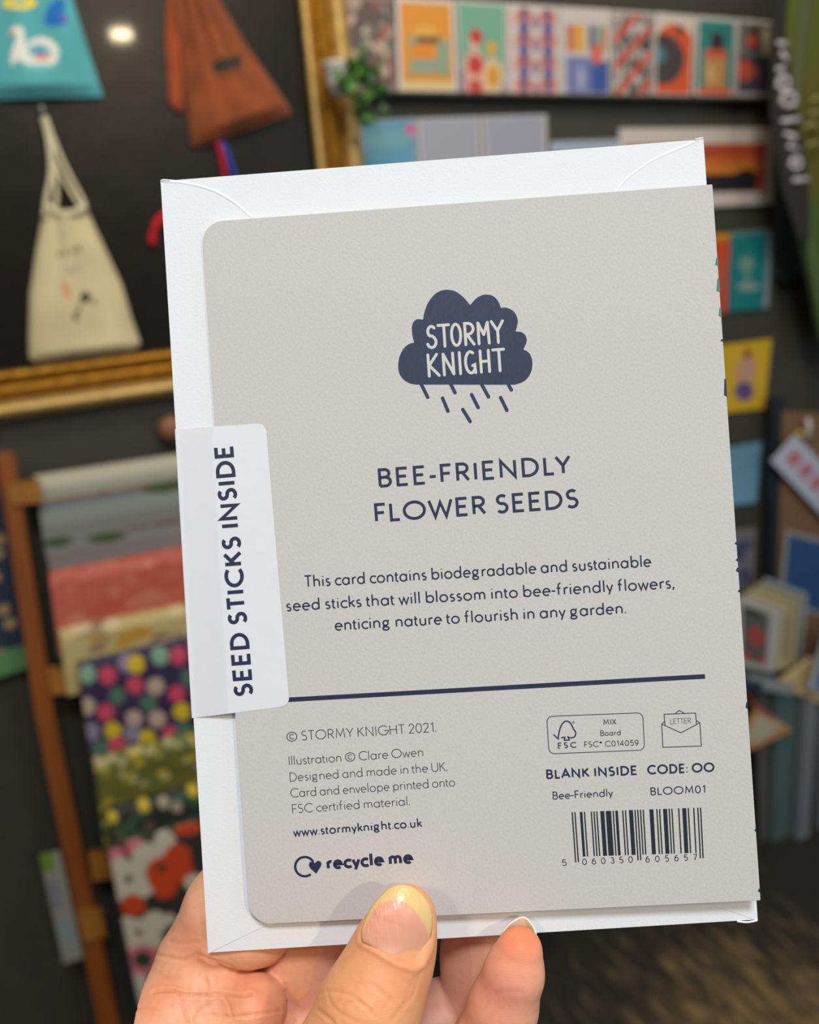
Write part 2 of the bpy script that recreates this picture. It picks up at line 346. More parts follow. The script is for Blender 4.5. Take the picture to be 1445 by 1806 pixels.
# cream bag
def cream(U, V):
    g = C(U, (214, 198, 154)); g *= (0.93 + 0.1 * vnoise(U, V, 5, 12))[..., None]
    for cx, cy, r in ((.33, .30, .025), (.42, .295, .025), (.55, .28, .026), (.62, .27, .026), (.50, .285, .012)): put(g, ell(U, V, cx, cy, r, r * .9), (96, 92, 76), .8)
    put(g, ell(U, V, .47, .42, .045, .02), (150, 132, 110), .9); put(g, ell(U, V, .50, .40, .16, .04), (196, 182, 160), .5)
    put(g, ell(U, V, .385, .54, .03, .065, -.5), (214, 150, 104)); put(g, ell(U, V, .58, .60, .055, .035, -.2), (30, 36, 30)); put(g, ell(U, V, .66, .635, .03, .022), (130, 132, 116))
    put(g, ell(U, V, .50, .67, .012, .07, .75), (110, 104, 84)); put(g, ell(U, V, .46, .72, .026, .03), (84, 80, 60))
    return g
t = empty('drawstring_bag', tuple(Wp(150, 630, 0.02)))
tag(t, 'cream cotton drawstring bag with a small faded figure print, hung above the lower gilt rail', 'bag')
cloth('bag_body', [(76, 372), (62, 450), (52, 520), (50, 600), (51, 632), (60, 638)], [(154, 372), (186, 440), (214, 500), (232, 560), (248, 605), (240, 616)], 0.018, CLOTH, cream, t, 110, 150, 0.003, folds(1.0, 15, 9))
CC = mat('cream_cord', (216, 204, 168), .9)
tube('drawstring', [Wp(x, y, .030) for x, y in cat([(78, 384), (82, 350), (90, 300), (84, 240), (76, 208)], 4)], 0.0038, CC, t)
tube('drawstring', [Wp(x, y, .032) for x, y in cat([(96, 378), (100, 340), (94, 290), (90, 240), (78, 208)], 4)], 0.0032, CC, t)
tube('drawstring', [Wp(x, y, .030) for x, y in cat([(150, 380), (148, 358), (128, 320), (108, 280), (92, 240), (80, 206)], 4)], 0.0035, CC, t)
tube('drawstring', [Wp(x, y, .034) for x, y in cat([(146, 372), (126, 340), (106, 308), (98, 286)], 4)], 0.003, CC, t)
tube('neck_hem', [Wp(x, y, .034) for x, y in cat([(84, 362), (98, 374), (118, 377), (138, 372), (152, 362)], 4)], 0.005, CC, t)
hook(t, 76, 206)

# ---------------------------------------------------------------- greeting cards on the back wall
def border(paint, b=0.05, c=(226, 218, 208)):
    def g(U, V):
        im = paint(U, V); put(im, ~rect(U, V, b, b * .7, 1 - b, 1 - b * .7), c); return im
    return g
def card(quad, paint, label, off=0.006, group=None, thick=0.0015, name='greeting_card', cat_='card', nu=70, nv=90, lean=0.012):
    o = cloth(name, [quad[0], quad[3]], [quad[1], quad[2]], off, PRINT, paint, None, nu, nv, thick, None)
    return tag(o, label, cat_, group)
def p1(U, V):
    g = C(U, (92, 72, 66)); r = np.random.RandomState(2)
    for i in range(70):
        c = [(150, 80, 70), (120, 128, 118), (190, 176, 140), (80, 76, 84), (196, 168, 150)][r.randint(5)]
        put(g, ell(U, V, r.rand(), r.rand(), .07 + .04 * r.rand(), .045, r.rand() * 3), c)
    return g
def p2(U, V):
    g = C(U, (236, 152, 34)); put(g, V > .86, (232, 206, 140)); put(g, rect(U, V, .2, .4, .35, .55), (140, 170, 140)); put(g, rect(U, V, .68, .42, .88, .78), (140, 170, 140)); put(g, rect(U, V, .2, .64, .85, .76), (140, 170, 145))
    put(g, rect(U, V, .34, .40, .72, .47), (90, 70, 50)); put(g, rect(U, V, .22, .48, .62, .64), (240, 140, 30)); put(g, ell(U, V, .5, .34, .2, .06), (242, 176, 70)); put(g, rect(U, V, .14, .77, .92, .81), (190, 150, 90)); return g
def p3(U, V):
    g = C(U, (118, 178, 150)); put(g, ell(U, V, .34, .82, .26, .3), (236, 170, 150)); put(g, ell(U, V, .35, .68, .16, .1), (206, 50, 44)); put(g, ell(U, V, .34, .42, .11, .1), (236, 190, 170)); put(g, ell(U, V, .38, .38, .13, .08), (206, 48, 44)); put(g, ell(U, V, .34, .92, .15, .08), (206, 60, 50))
    put(g, ell(U, V, .72, .82, .22, .22), (236, 200, 160)); put(g, ell(U, V, .72, .8, .14, .12), (226, 160, 40)); put(g, ell(U, V, .7, .5, .1, .08), (232, 168, 40)); put(g, rect(U, V, 0, .74, .1, 1), (60, 60, 160)); put(g, rect(U, V, .92, .86, 1, 1), (60, 60, 160)); return g
def p4(U, V):
    g = C(U, (216, 204, 200))
    for j in range(4):
        for i, u in enumerate((.32, .78)):
            y = .14 + j * .25; put(g, ell(U, V, u, y, .17, .1), (226, 132, 108)); put(g, ell(U, V, u, y + .01, .06, .14), (120, 100, 150)); put(g, ell(U, V, u, y + .12, .1, .05), (48, 76, 160)); put(g, ell(U, V, u, y - .05, .06, .05), (60, 70, 130))
        put(g, ell(U, V, .55, .2 + j * .25, .06, .09), (150, 120, 150)); put(g, ell(U, V, .03, .2 + j * .25, .06, .08), (230, 160, 140))
    return g
def p5(U, V):
    g = C(U, (216, 208, 200))
    for k, c in enumerate([(206, 96, 66), (226, 140, 90), (232, 170, 50), (236, 180, 60), (214, 206, 196), (40, 56, 120), (180, 170, 180), (110, 160, 140), (216, 150, 100)]):
        put(g, rect(U, V, .12 + k * .09, .2, .21 + k * .09, .5), c)
    put(g, rect(U, V, .1, .56, .62, .98), (120, 128, 184)); put(g, rect(U, V, .62, .6, .96, .98), (52, 84, 164)); put(g, ell(U, V, .72, .52, .12, .12), (232, 110, 90)); put(g, ell(U, V, .4, .8, .05, .14), (190, 190, 220)); return g
def p6(U, V):
    g = C(U, (168, 160, 150)); s = (U * .9 + V * 1.6) % .52
    put(g, s < .17, (214, 70, 44)); n = vnoise(U, V, 14, 5); put(g, (s > .19) & (n > .6), (60, 58, 60)); put(g, (s > .19) & (n < .25), (214, 206, 200)); return g
def p7(U, V):
    g = C(U, (226, 210, 190)); put(g, ell(U, V, .5, .62, .62, .5), (232, 86, 34)); put(g, V > .82, (232, 86, 34)); put(g, ell(U, V, .22, .55, .55, .3), (66, 58, 58)); put(g, ell(U, V, .14, .5, .14, .1), (70, 128, 140)); put(g, ell(U, V, .62, .2, .08, .06), (60, 54, 50)); return g
def p8(U, V):
    g = C(U, (40, 134, 128)); put(g, V < .06, (120, 190, 175)); put(g, rect(U, V, .38, .2, .68, .42), (56, 34, 42)); put(g, rect(U, V, .22, .42, .78, .92), (206, 150, 92)); put(g, rect(U, V, .25, .4, .75, .5), (222, 84, 60)); put(g, V > .88, (222, 84, 56)); put(g, ell(U, V, .4, .7, .12, .1), (226, 180, 110)); return g
def p9(U, V):
    g = C(U, (66, 66, 84)); put(g, rect(U, V, .1, .05, .92, .46), (120, 118, 108)); put(g, rect(U, V, .28, .1, .62, .4), (62, 56, 52)); put(g, ell(U, V, .42, .26, .13, .08), (232, 76, 40)); put(g, rect(U, V, .72, .1, .88, .44), (206, 186, 160)); put(g, ell(U, V, .22, .64, .26, .13), (214, 76, 48)); put(g, ell(U, V, .5, .66, .16, .07), (190, 84, 66)); put(g, V > .92, (190, 184, 176)); return g
G1 = 'greeting cards in the top row'
top = [([(604, -8), (692, -4), (700, 166), (622, 166)], border(p1, .04, (150, 140, 136)), 'densely patterned muted greeting card behind the ivy, left end of the top row'),
       ([(697, -6), (800, 0), (808, 168), (703, 168)], border(p2, .07), 'orange greeting card with a teal machine, second in the top row'),
       ([(803, 0), (893, 6), (892, 168), (812, 168)], border(p3, .04), 'green greeting card with red and yellow haired figures in the top row'),
       ([(895, 6), (985, 12), (988, 168), (894, 168)], border(p4, .04), 'white greeting card with columns of blue and coral motifs in the top row'),
       ([(987, 12), (1077, 17), (1076, 169), (990, 169)], border(p5, .04), 'white greeting card with coloured stripes over blue blocks in the top row'),
       ([(1079, 18), (1152, 23), (1150, 170), (1081, 170)], border(p6, .04), 'greeting card with red and grey diagonal bands in the top row'),
       ([(1155, 22), (1226, 28), (1219, 172), (1153, 171)], border(p7, .05), 'orange greeting card with a large dark disc in the top row'),
       ([(1228, 28), (1300, 33), (1293, 174), (1225, 172)], border(p8, .06), 'teal greeting card with a tan bottle in the top row'),
       ([(1301, 33), (1364, 39), (1359, 176), (1297, 175)], border(p9, .05), 'dark grey greeting card with red spots, right end of the top row')]
for q, p, l in top: card(q, p, l, group=G1, off=0.012)
lg = empty('picture_ledge', tuple(Wp(1000, 176, 0))); tag(lg, 'narrow dark grey ledge under the top row of greeting cards', 'ledge')
cloth('ledge_board', [(612, 166), (614, 171)], [(1366, 176), (1366, 182)], 0.0, WALL, lambda U, V: C(U, (60, 60, 54)), lg, 4, 4, 0.03)
G2 = 'greeting cards in the second row'
def q_blue(U, V):
    g = C(U, (92, 160, 192)); put(g, ell(U, V, .5, .2, .4, .1), (110, 172, 190)); put(g, ell(U, V, .9, .12, .1, .06), (226, 90, 150)); put(g, ell(U, V, .3, .5, .3, .1), (80, 150, 200)); put(g, ell(U, V, .5, .52, .1, .03), (190, 160, 170)); return g
card([(634, 214), (733, 208), (742, 380), (650, 388)], border(q_blue, .03, (170, 180, 186)), 'blue greeting card with a pink spot below the ivy', group=G2)
card([(735, 209), (847, 205), (852, 375), (744, 380)], border(lambda U, V: C(U, (168, 172, 188)), .045, (200, 198, 200)), 'plain lavender grey greeting card next to the blue card', group=G2, nu=30, nv=30)
card([(850, 205), (964, 202), (966, 372), (855, 375)], border(lambda U, V: C(U, (166, 170, 188)), .045, (204, 198, 198)), 'plain lavender grey greeting card at the right end of the second row', group=G2, nu=30, nv=30)
card([(970, 250), (1092, 246), (1094, 380), (972, 384)], border(lambda U, V: C(U, (170, 188, 206)), .03, (186, 200, 212)), 'pale blue card half hidden behind the top of the envelope', nu=30, nv=30)
def sunset(U, V):
    g = C(U, (190, 70, 40)); n = vnoise(U, V, 4, 3, 14); g = g * (1 - n[..., None]) + np.array((232, 130, 30)) * n[..., None]
    put(g, V < .3, (178, 50, 36), .6); put(g, (V > .45) & (V < .62), (226, 146, 24), .6); put(g, (V > .64 - .10 * np.exp(-((U - .86) / .06) ** 2)) & (U < .93), (26, 22, 28)); put(g, (U > .93), (190, 60, 50), .5); return g
t = empty('framed_print', tuple(Wp(1225, 360, 0.0))); tag(t, 'white mounted sunset print of red sky over a dark skyline, right of the envelope', 'picture')
cloth('mount', [(1090, 227), (1090, 372)], [(1364, 226), (1362, 360)], 0.004, PRINT, lambda U, V: C(U, (222, 212, 202)), t, 10, 10, 0.006)
cloth('picture', [(1102, 256), (1104, 344)], [(1352, 252), (1350, 336)], 0.0105, PRINT, sunset, t, 100, 60, 0.0006)
G3 = 'cards hung down the right of the wall'
def tealc(U, V):
    g = C(U, (0, 124, 128)); X, Y = PXY; put(g, ell(X, Y, 1316, 466, 13, 14), (116, 158, 140)); put(g, ell(X, Y, 1317, 486, 6, 14), (100, 150, 136)); put(g, ell(X, Y, 1319, 505, 20, 9), (124, 160, 150)); put(g, U > .86, (132, 152, 166)); put(g, V < .04, (110, 150, 150)); return g
def redc(U, V):
    g = C(U, (222, 70, 24)); put(g, V < .08, (220, 150, 10)); put(g, ell(U, V, .75, .5, .2, .2), (206, 84, 50)); return g
card([(1222, 414), (1293, 411), (1283, 551), (1218, 556)], redc, 'orange red card half hidden behind the held card', group=G3, off=.004)
card([(1289, 410), (1363, 403), (1355, 543), (1283, 550)], tealc, 'teal card with a pale grey plant below the sunset print', group=G3, off=.007)
def yel(U, V):
    g = C(U, (232, 184, 16)); X, Y = PXY; put(g, ell(X, Y, 1315, 655, 17, 30, .15), (216, 160, 130)); put(g, ell(X, Y, 1318, 624, 7, 9), (150, 70, 40)); put(g, ell(X, Y, 1312, 690, 17, 17), (92, 76, 130)); return g
card([(1236, 614), (1361, 597), (1348, 720), (1240, 733)], yel, 'yellow card with a figure in purple below the teal card', group=G3)
card([(1240, 796), (1343, 779), (1333, 886), (1238, 898)], lambda U, V: C(U, (112, 168, 200)) * (0.95 + .1 * V)[..., None], 'light blue card below the yellow card', group=G3, nu=20, nv=20)
def lav(U, V):
    g = C(U, (120, 116, 130)); n = vnoise(U, V, 7, 9); put(g, n > .55, (66, 72, 110)); return g
card([(1250, 940), (1333, 930), (1327, 1040), (1250, 1050)], border(lav, .05, (140, 132, 124)), 'dim mauve patterned card lowest on the wall, beside the right card edge', group=G3)

# ---------------------------------------------------------------- ivy in a white pot by the frame
t = empty('potted_ivy', tuple(Wp(600, 172, 0.05))); tag(t, 'trailing green ivy in a small white pot fixed to the gilt upright', 'plant')
pc = Wp(598, 168, 0.085); V = []; Fc = []; n = 20
pr = [(0, 0), (.013, 0), (.017, .018), (.021, .040), (.023, .042), (.023, .046), (.019, .046), (.017, .036), (0, .036)]
for r, z in pr:
    for j in range(n): V.append(pc + np.array((r * math.cos(2 * math.pi * j / n), r * math.sin(2 * math.pi * j / n), z)))
for i in range(len(pr) - 1):
    for j in range(n): Fc.append((i * n + j, i * n + (j + 1) % n, (i + 1) * n + (j + 1) % n, (i + 1) * n + j))
mesh('pot', V, Fc, mat('white_glaze', (206, 206, 200), .35), t, smooth=True)
LG = [mat('ivy_leaf_%s' % k, c, .45, bump=.2, scale=60, var=.25) for k, c in (('dark', (32, 80, 24)), ('mid', (52, 112, 28)), ('bright', (80, 138, 40)))]
SG = mat('ivy_stem', (60, 90, 34), .6)
lf = [(0, 0), (.35, -.12), (.62, .12), (.5, .42), (.42, .62), (.16, .72), (0, 1.05), (-.16, .72), (-.42, .62), (-.5, .42), (-.62, .12), (-.35, -.12)]
leafme = []
for m_ in LG:
    me = bpy.data.meshes.new('leaf'); Vv = [(x, y, -.18 * abs(x) + .05) for x, y in lf] + [(0, .35, .05)]
    me.from_pydata(Vv, [], [(i, (i + 1) % 12, 12) for i in range(12)]); me.materials.append(m_); leafme.append(me)
stems = [[(612, 130), (628, 105), (640, 100)], [(608, 130), (640, 130), (660, 150), (672, 185)], [(606, 135), (622, 150), (640, 190), (650, 222)], [(606, 128), (618, 120), (640, 140), (662, 168)], [(612, 132), (620, 160), (632, 185), (646, 205)], [(610, 130), (625, 125), (650, 125), (668, 142)]]
mi = np.array(mw(t).inverted())
for si, s in enumerate(stems):
    pts = cat(s, 5); off = [.10 + .012 * (si % 3) + .01 * math.sin(i) for i in range(len(pts))]
    W3 = [Wp(x, y, o_) for (x, y), o_ in zip(pts, off)]
    if si == 0: W3 = W3
    stm = tube('stem', W3, 0.0012, SG, t, 6)
    for k in range(13):
        p = W3[min(len(W3) - 1, int(k / 13 * len(W3)))] + np.array((random.uniform(-.012, .012), random.uniform(-.018, .012), random.uniform(-.014, .012)))
        o = bpy.data.objects.new('leaf', random.choice(leafme)); COL.objects.link(o); o.parent = stm
        sc = random.uniform(.010, .017)
        from mathutils import Euler
        R = Euler((math.radians(random.uniform(50, 120)), math.radians(random.uniform(-60, 60)), math.radians(random.uniform(-70, 70)))).to_matrix().to_4x4()
        R2 = Matrix.Rotation(random.uniform(0, 6.28), 4, 'Y')
        pl = mi[:3, :3] @ p + mi[:3, 3]
        o.matrix_basis = Matrix.Translation(Vector(pl)) @ R2 @ R @ Matrix.Scale(sc, 4)

# ---------------------------------------------------------------- green banner with white letters at the right
def green(U, V):
    g = C(U, (84, 78, 10)); n = vnoise(U, V, 3, 6, 5); g = g * (1 - .5 * n[..., None]) + np.array((60, 108, 34)) * .5 * n[..., None]; put(g, (V > .62), (40, 92, 34), .5); return g
t = empty('hanging_apron', tuple(Wp(1420, 600, 0.10))); tag(t, 'olive green cloth with a black lettered band, hanging at the right edge', 'cloth')
cloth('cloth_panel', [(1384, -60), (1372, 60), (1366, 200), (1388, 330), (1424, 500), (1446, 610)], [(1640, -60), (1640, 610)], 0.10, CLOTH, green, t, 50, 60, 0.003, lambda U, V: 0.012 * np.sin(U * 22 + V * 3) + 0.012)
cloth('lettered_band', [(1358, -60), (1362, 60), (1358, 200), (1378, 330), (1408, 420)], [(1392, -60), (1384, 60), (1398, 160), (1426, 330), (1428, 420)], 0.135, CLOTH, lambda U, V: C(U, (24, 24, 20)), t, 12, 50, 0.002)

LW = mat('white_letter_print', (206, 200, 206), .8)
for P_ in ([(1372, 76), (1388, 78)], [(1378, 92), (1388, 104), (1380, 122), (1370, 122)], [(x, y) for x, y in A_ring(1382, 147, 10, 11)], [(x, y) for x, y in A_ring(1391, 176, 13, 11)],
           [(1379, 214), (1411, 210)], [(1384, 236), (1404, 240), (1390, 258), (1410, 264)], [(x, y) for x, y in A_ring(1404, 288, 9, 9)], [(1399, 318), (1426, 316)]):
    tube('printed_letter', [Wp(x, y, .139) for x, y in P_], .0042, LW, t, 8)
for P_ in ([(1432, 178), (1446, 170)], [(1428, 200), (1446, 196)], [(1420, 226), (1434, 216), (1446, 230)], [(1424, 256), (1446, 250)]):
    tube('printed_letter', [Wp(x, y, .129) for x, y in P_], .0035, mat('faded_letter_print', (150, 150, 96), .8), t, 8)

# ---------------------------------------------------------------- wrapping paper stand
st = empty('display_stand', tuple(Wp(150, 1806, 0.14)))
tag(st, 'orange wooden ladder-like stand holding dowels of wrapping paper at lower left', 'stand')
def beam(name, A, B, w1, off, dep, m, parent, w2=None):
    w2 = w2 or w1; (x0, y0), (x1, y1) = A, B
    return bevel(cloth(name, [(x0 - w1 / 2, y0), (x1 - w2 / 2, y1)], [(x0 + w1 / 2, y0), (x1 + w2 / 2, y1)], off, m, lambda U, V: C(U, (150, 80, 24)), parent, 2, 12, dep), .0015)
beam('upright', (10, 796), (80, 1260), 32, .055, .022, WOOD, st, 34); beam('upright', (80, 1258), (225, 1960), 34, .055, .022, WOOD, st, 40)
for a, b_, ya, yb, hgt in ((14, 70, 868, 862, 36), (84, 150, 1196, 1190, 40), (156, 215, 1520, 1512, 40)):
    cloth('peg', [(a, ya - hgt / 2), (a + 6, ya + hgt / 2)], [(b_, yb - hgt / 2), (b_ + 4, yb + hgt / 2)], .06, OAK, lambda U, V: C(U, (160, 100, 30)), st, 4, 4, .022)
cloth('cleat', [(134, 1606), (146, 1656)], [(178, 1598), (188, 1646)], .077, OAK, lambda U, V: C(U, (160, 100, 30)), st, 4, 4, .008)
def sheet(Lp, Rp, off, paint, label, thick=.0012, roll=.014):
    def bl_(U, V): return roll * np.sqrt(np.clip(1 - ((V - .18) / .18) ** 2, 0, 1)) * (V < .18) + roll * (V >= .18) + .0025 * np.sin(U * 9 + V * 4) * V
    o = cloth('wrapping_paper', Lp, Rp, off, WRAP, paint, None, 260, 120, thick, bl_); return tag(o, label, 'wrapping paper', 'wrapping papers hung on the stand')
XR = 990
def land(U, V):
    g = C(U, (196, 196, 178)); X, Y0 = PXY; Y = Y0 + .16 * (X - 65); n = vnoise(U, V, 40, 3)
    put(g, Y > 862, (166, 170, 160)); put(g, (Y > 878 + 5 * n) & (Y < 890), (146, 108, 92)); put(g, Y > 888, (112, 136, 156)); put(g, Y > 896, (152, 162, 160)); put(g, Y > 925, (136, 142, 142))
    put(g, (Y > 950 + 5 * n) & (Y < 958) & (X > 215), (128, 92, 90)); put(g, Y > 958, (142, 148, 158)); put(g, Y > 974, (140, 134, 140))
    for cx, cy, rx, ry in ((292, 854, 44, 10), (102, 951, 26, 9), (188, 943, 34, 9), (600, 800, 60, 12), (420, 900, 50, 10), (800, 770, 60, 12), (700, 860, 50, 11)): put(g, ell(X, Y0, cx, cy, rx, ry, -.14), (70, 90, 40))
    return g
def coral(U, V):
    g = C(U, (206, 84, 66)); n = vnoise(U, V, 50, 3, 16); m_ = vnoise(U, V, 26, 5, 9); g = g * (1 - .5 * n[..., None]) + np.array((226, 150, 130)) * .5 * n[..., None]; put(g, m_ > .72, (228, 160, 132), .5); return g
def creamf(U, V):
    g = C(U, (212, 192, 132)); r = np.random.RandomState(4)
    for i in range(110): put(g, ell(U, V, r.rand(), r.rand(), .018, .07), [(206, 150, 40), (150, 110, 96), (236, 226, 190), (170, 150, 110)][r.randint(4)], .8)
    return g
def ball(U, V):
    g = C(U, (50, 36, 80)); r = np.random.RandomState(11); X, Y = PXY
    M_, P_, Y_, C_, G_, L_ = (138, 186, 160), (226, 76, 112), (232, 204, 24), (206, 182, 166), (84, 122, 108), (150, 142, 176)
    B_ = [(154, 1185, M_), (189, 1187, P_), (222, 1166, L_), (239, 1167, Y_), (281, 1153, M_), (313, 1153, P_), (237, 1203, P_), (273, 1205, C_), (206, 1222, G_), (152, 1240, C_), (310, 1219, P_), (186, 1251, P_), (261, 1234, G_), (235, 1262, C_), (276, 1263, C_), (319, 1250, Y_), (198, 1283, Y_), (258, 1297, Y_), (160, 1284, L_), (206, 1308, P_), (177, 1314, G_), (232, 1288, L_), (330, 1190, G_), (300, 1290, P_), (322, 1285, G_)]
    for row in range(6):
        for i in range(14): B_.append((352 + i * 48 + (row % 2) * 24 + r.uniform(-8, 8), 1140 + row * 36 - i * 10 + r.uniform(-6, 6), [M_, P_, Y_, C_, G_, L_][r.randint(6)]))
    for cx, cy, c in B_: put(g, ell(X, Y, cx, cy, 15, 15.5), c); put(g, ell(X, Y, cx + 2, cy + 21, 1.4, 6), (96, 84, 110))
    return g
def garden(U, V):
    g = C(U, (112, 112, 34)); n = vnoise(U, V, 60, 2, 12); g = g * (1 - .4 * n[..., None]) + np.array((60, 80, 40)) * .4 * n[..., None]; r = np.random.RandomState(5)
    for i in range(420): put(g, ell(U, V, r.rand(), r.rand() ** 1.5, .007 + .005 * r.rand(), .03), [(232, 196, 24), (206, 196, 150), (150, 160, 60), (90, 120, 50), (190, 176, 60)][r.randint(5)], .85)
    return g
def dark(U, V):
    g = C(U, (34, 40, 32)); r = np.random.RandomState(8); X, Y = PXY
    for i in range(60): x_ = r.rand() * 800; put(g, ell(X, Y, 190 + x_, 1424 - .285 * x_ + r.rand() * 90, 18 + 14 * r.rand(), 7, -.4), (56, 92, 66))
    for i in range(30): x_ = 170 + r.rand() * 640; put(g, ell(X, Y, 190 + x_, 1434 - .285 * x_ + r.rand() * 60, 9, 9), [(232, 206, 30), (222, 200, 180), (210, 200, 60)][r.randint(3)])
    for cx, cy, c in ((196, 1434, 0), (252, 1414, 0), (339, 1388, 0), (287, 1408, 1), (310, 1414, 1), (262, 1448, 2), (212, 1470, 2)): put(g, ell(X, Y, cx, cy, 10, 10), [(226, 200, 30), (190, 176, 150), (96, 84, 66)][c])
    return g
def flowers(U, V):
    g = C(U, (46, 44, 36)); X, Y = PXY
    W_, R_, P_, D_ = (216, 210, 196), (216, 66, 16), (226, 120, 140), (48, 62, 42)
    def fl_(cx, cy, r, c, k=5, ph=0.3):
        for i in range(k):
            a = ph + i * 2 * math.pi / k; put(g, ell(X, Y, cx + r * .62 * math.cos(a), cy + r * .62 * math.sin(a), r * .5, r * .42, a), c)
        put(g, ell(X, Y, cx, cy, r * .6, r * .6), c); put(g, ell(X, Y, cx, cy, r * .17, r * .17), D_)
    put(g, ell(X, Y, 205, 1510, 16, 18), P_); put(g, ell(X, Y, 240, 1492, 18, 16), P_)
    for cx, cy, rx, ry in ((226, 1547, 30, 30), (212, 1536, 22, 28), (262, 1510, 30, 26), (290, 1484, 20, 22), (246, 1560, 26, 20), (208, 1566, 14, 22)): put(g, ell(X, Y, cx, cy, rx, ry), W_)
    put(g, ell(X, Y, 226, 1547, 7, 7), D_)
    for cx, cy, rx, ry in ((286, 1528, 20, 20), (313, 1507, 24, 22), (320, 1534, 22, 22), (290, 1562, 22, 20), (272, 1540, 14, 26), (331, 1460, 26, 11), (235, 1593, 22, 19)): put(g, ell(X, Y, cx, cy, rx, ry, -.15), R_)
    put(g, ell(X, Y, 284, 1527, 9, 7), D_)
    for cx, cy, rx, ry in ((342, 1553, 18, 16), (244, 1642, 30, 26), (222, 1632, 20, 20), (272, 1624, 22, 22), (236, 1662, 24, 18), (262, 1656, 24, 18), (299, 1617, 10, 10), (236, 1736, 26, 34), (350, 1640, 30, 26)): put(g, ell(X, Y, cx, cy, rx, ry), W_)
    put(g, ell(X, Y, 244, 1640, 6, 6), D_); put(g, ell(X, Y, 252, 1688, 30, 27), P_); put(g, ell(X, Y, 252, 1688, 17, 15), D_)
    r = np.random.RandomState(3)
    for i in range(70): x_ = 400 + r.rand() * 590; fl_(x_, 1500 - .29 * (x_ - 190) + r.rand() * 340, 30 + 22 * r.rand(), [W_, R_, P_, W_][r.randint(4)], 5, r.rand() * 3)
    return g
sl = lambda y, x0, s: (XR, y - s * (XR - x0))
sheet([(60, 838), (78, 960), (104, 1080)], [sl(838, 60, .15), sl(1080, 104, .2)], .035, land, 'pale paper with small green islands on grey water, topmost on the stand', roll=.016)
sheet([(86, 1008), (104, 1150)], [sl(1008, 86, .19), sl(1150, 104, .22)], .052, coral, 'coral red patterned paper below the island paper', roll=.018)
sheet([(104, 1108), (118, 1220)], [sl(1108, 104, .205), sl(1220, 118, .23)], .070, creamf, 'cream and gold floral paper between the coral and the balloon papers', roll=.018)
sheet([(136, 1166), (166, 1380)], [sl(1166, 136, .225), sl(1370, 166, .27)], .090, ball, 'navy paper dotted with coloured balloons', roll=.010)
sheet([(164, 1334), (186, 1500)], [sl(1334, 164, .27), sl(1500, 186, .29)], .104, garden, 'olive green paper with tiny yellow flowers under the balloon paper', roll=.018)
sheet([(188, 1424), (198, 1530)], [sl(1424, 188, .285), sl(1530, 198, .3)], .124, dark, 'dark green leafy paper with yellow blossoms', roll=.014)
sheet([(190, 1492), (215, 1620), (262, 1850)], [sl(1492, 190, .29), sl(1850, 262, .33)], .140, flowers, 'black paper with big white, red and pink flowers, lowest on the stand', roll=.004)
# bits at the far left
def navy(U, V):
    g = C(U, (34, 50, 78)); r = np.random.RandomState(6)
    for i in range(16): put(g, ell(U, V, .08 + .84 * r.rand(), r.rand() * .9, .10, .03), (176, 150, 110))
    put(g, V > .87, (92, 150, 96)); return g
o = cloth('wrapping_paper', [(-90, 860), (-70, 1215)], [(4, 850), (50, 1180)], .03, WRAP, navy, None, 60, 90, .002, lambda U, V: .002 * np.sin(U * 6)); tag(o, 'navy spotted paper with a green lower border at the left edge', 'wrapping paper')
def strip(U, V):
    g = C(U, (150, 146, 130)); put(g, (V < .16) & (U < .62), (110, 136, 40)); put(g, rect(U, V, .1, .24, .6, .5), (128, 124, 140)); put(g, rect(U, V, .1, .6, .85, .86), (138, 150, 150)); return g
o = cloth('packet', [(70, 1506), (112, 1694)], [(106, 1500), (146, 1684)], .10, PRINT, strip, None, 20, 50, .008); tag(o, 'narrow pale packet with a green top, left of the orange upright', 'packet')
V = []; c = Wp(296, 750, 0.0)
kn = [(0, 0), (.010, 0), (.008, .010), (.016, .018), (.021, .030), (.019, .040), (.010, .046), (0, .047)]
V = [c + np.array((r * math.cos(j * math.pi / 8), -y, r * math.sin(j * math.pi / 8))) for r, y in kn for j in range(16)]
Fc = [(i * 16 + j, i * 16 + (j + 1) % 16, (i + 1) * 16 + (j + 1) % 16, (i + 1) * 16 + j) for i in range(len(kn) - 1) for j in range(16)]
tag(mesh('wall_knob', V, Fc, mat('brown_wood_knob', (138, 92, 58), .5), smooth=True), 'round brown wooden wall knob below the gilt rail', 'knob')

# ---------------------------------------------------------------- right-hand display unit
t = empty('display_unit', tuple(Wp(1400, 1500, 0.05))); tag(t, 'grey and teal card display unit with a brown back board at the right edge', 'display unit')
cloth('back_board', [(1374, 724), (1364, 1100), (1364, 1200)], [(1600, 735), (1600, 1200)], .03, KRAFT, lambda U, V: C(U, (128, 96, 66)), t, 6, 10, .012)
cloth('side_post', [(1352, 700), (1344, 1240)], [(1373, 700), (1366, 1240)], .02, mat('navy_black_paint', (26, 34, 42), .5), lambda U, V: C(U, (26, 34, 42)), t, 4, 10, .02)
def shelfquad(name, pts, off0, m, parent, drop=.015):
    P = [Wp(x, y, o_) for x, y, o_ in pts]; P2 = [p - np.array((0, 0, drop)) for p in P]; n = len(P)
    return mesh(name, P + P2, [tuple(range(n)), tuple(range(2 * n - 1, n - 1, -1))] + [(i, i + n, (i + 1) % n + n, (i + 1) % n) for i in range(n)], m, parent)
cloth('side_panel', [(1328, 1215), (1338, 1500)], [(1366, 1210), (1362, 1500)], .05, mat('mid_grey_paint', (92, 92, 90), .7), lambda U, V: C(U, (92, 92, 90)), t, 4, 10, .01)  # side panel in an even mid grey
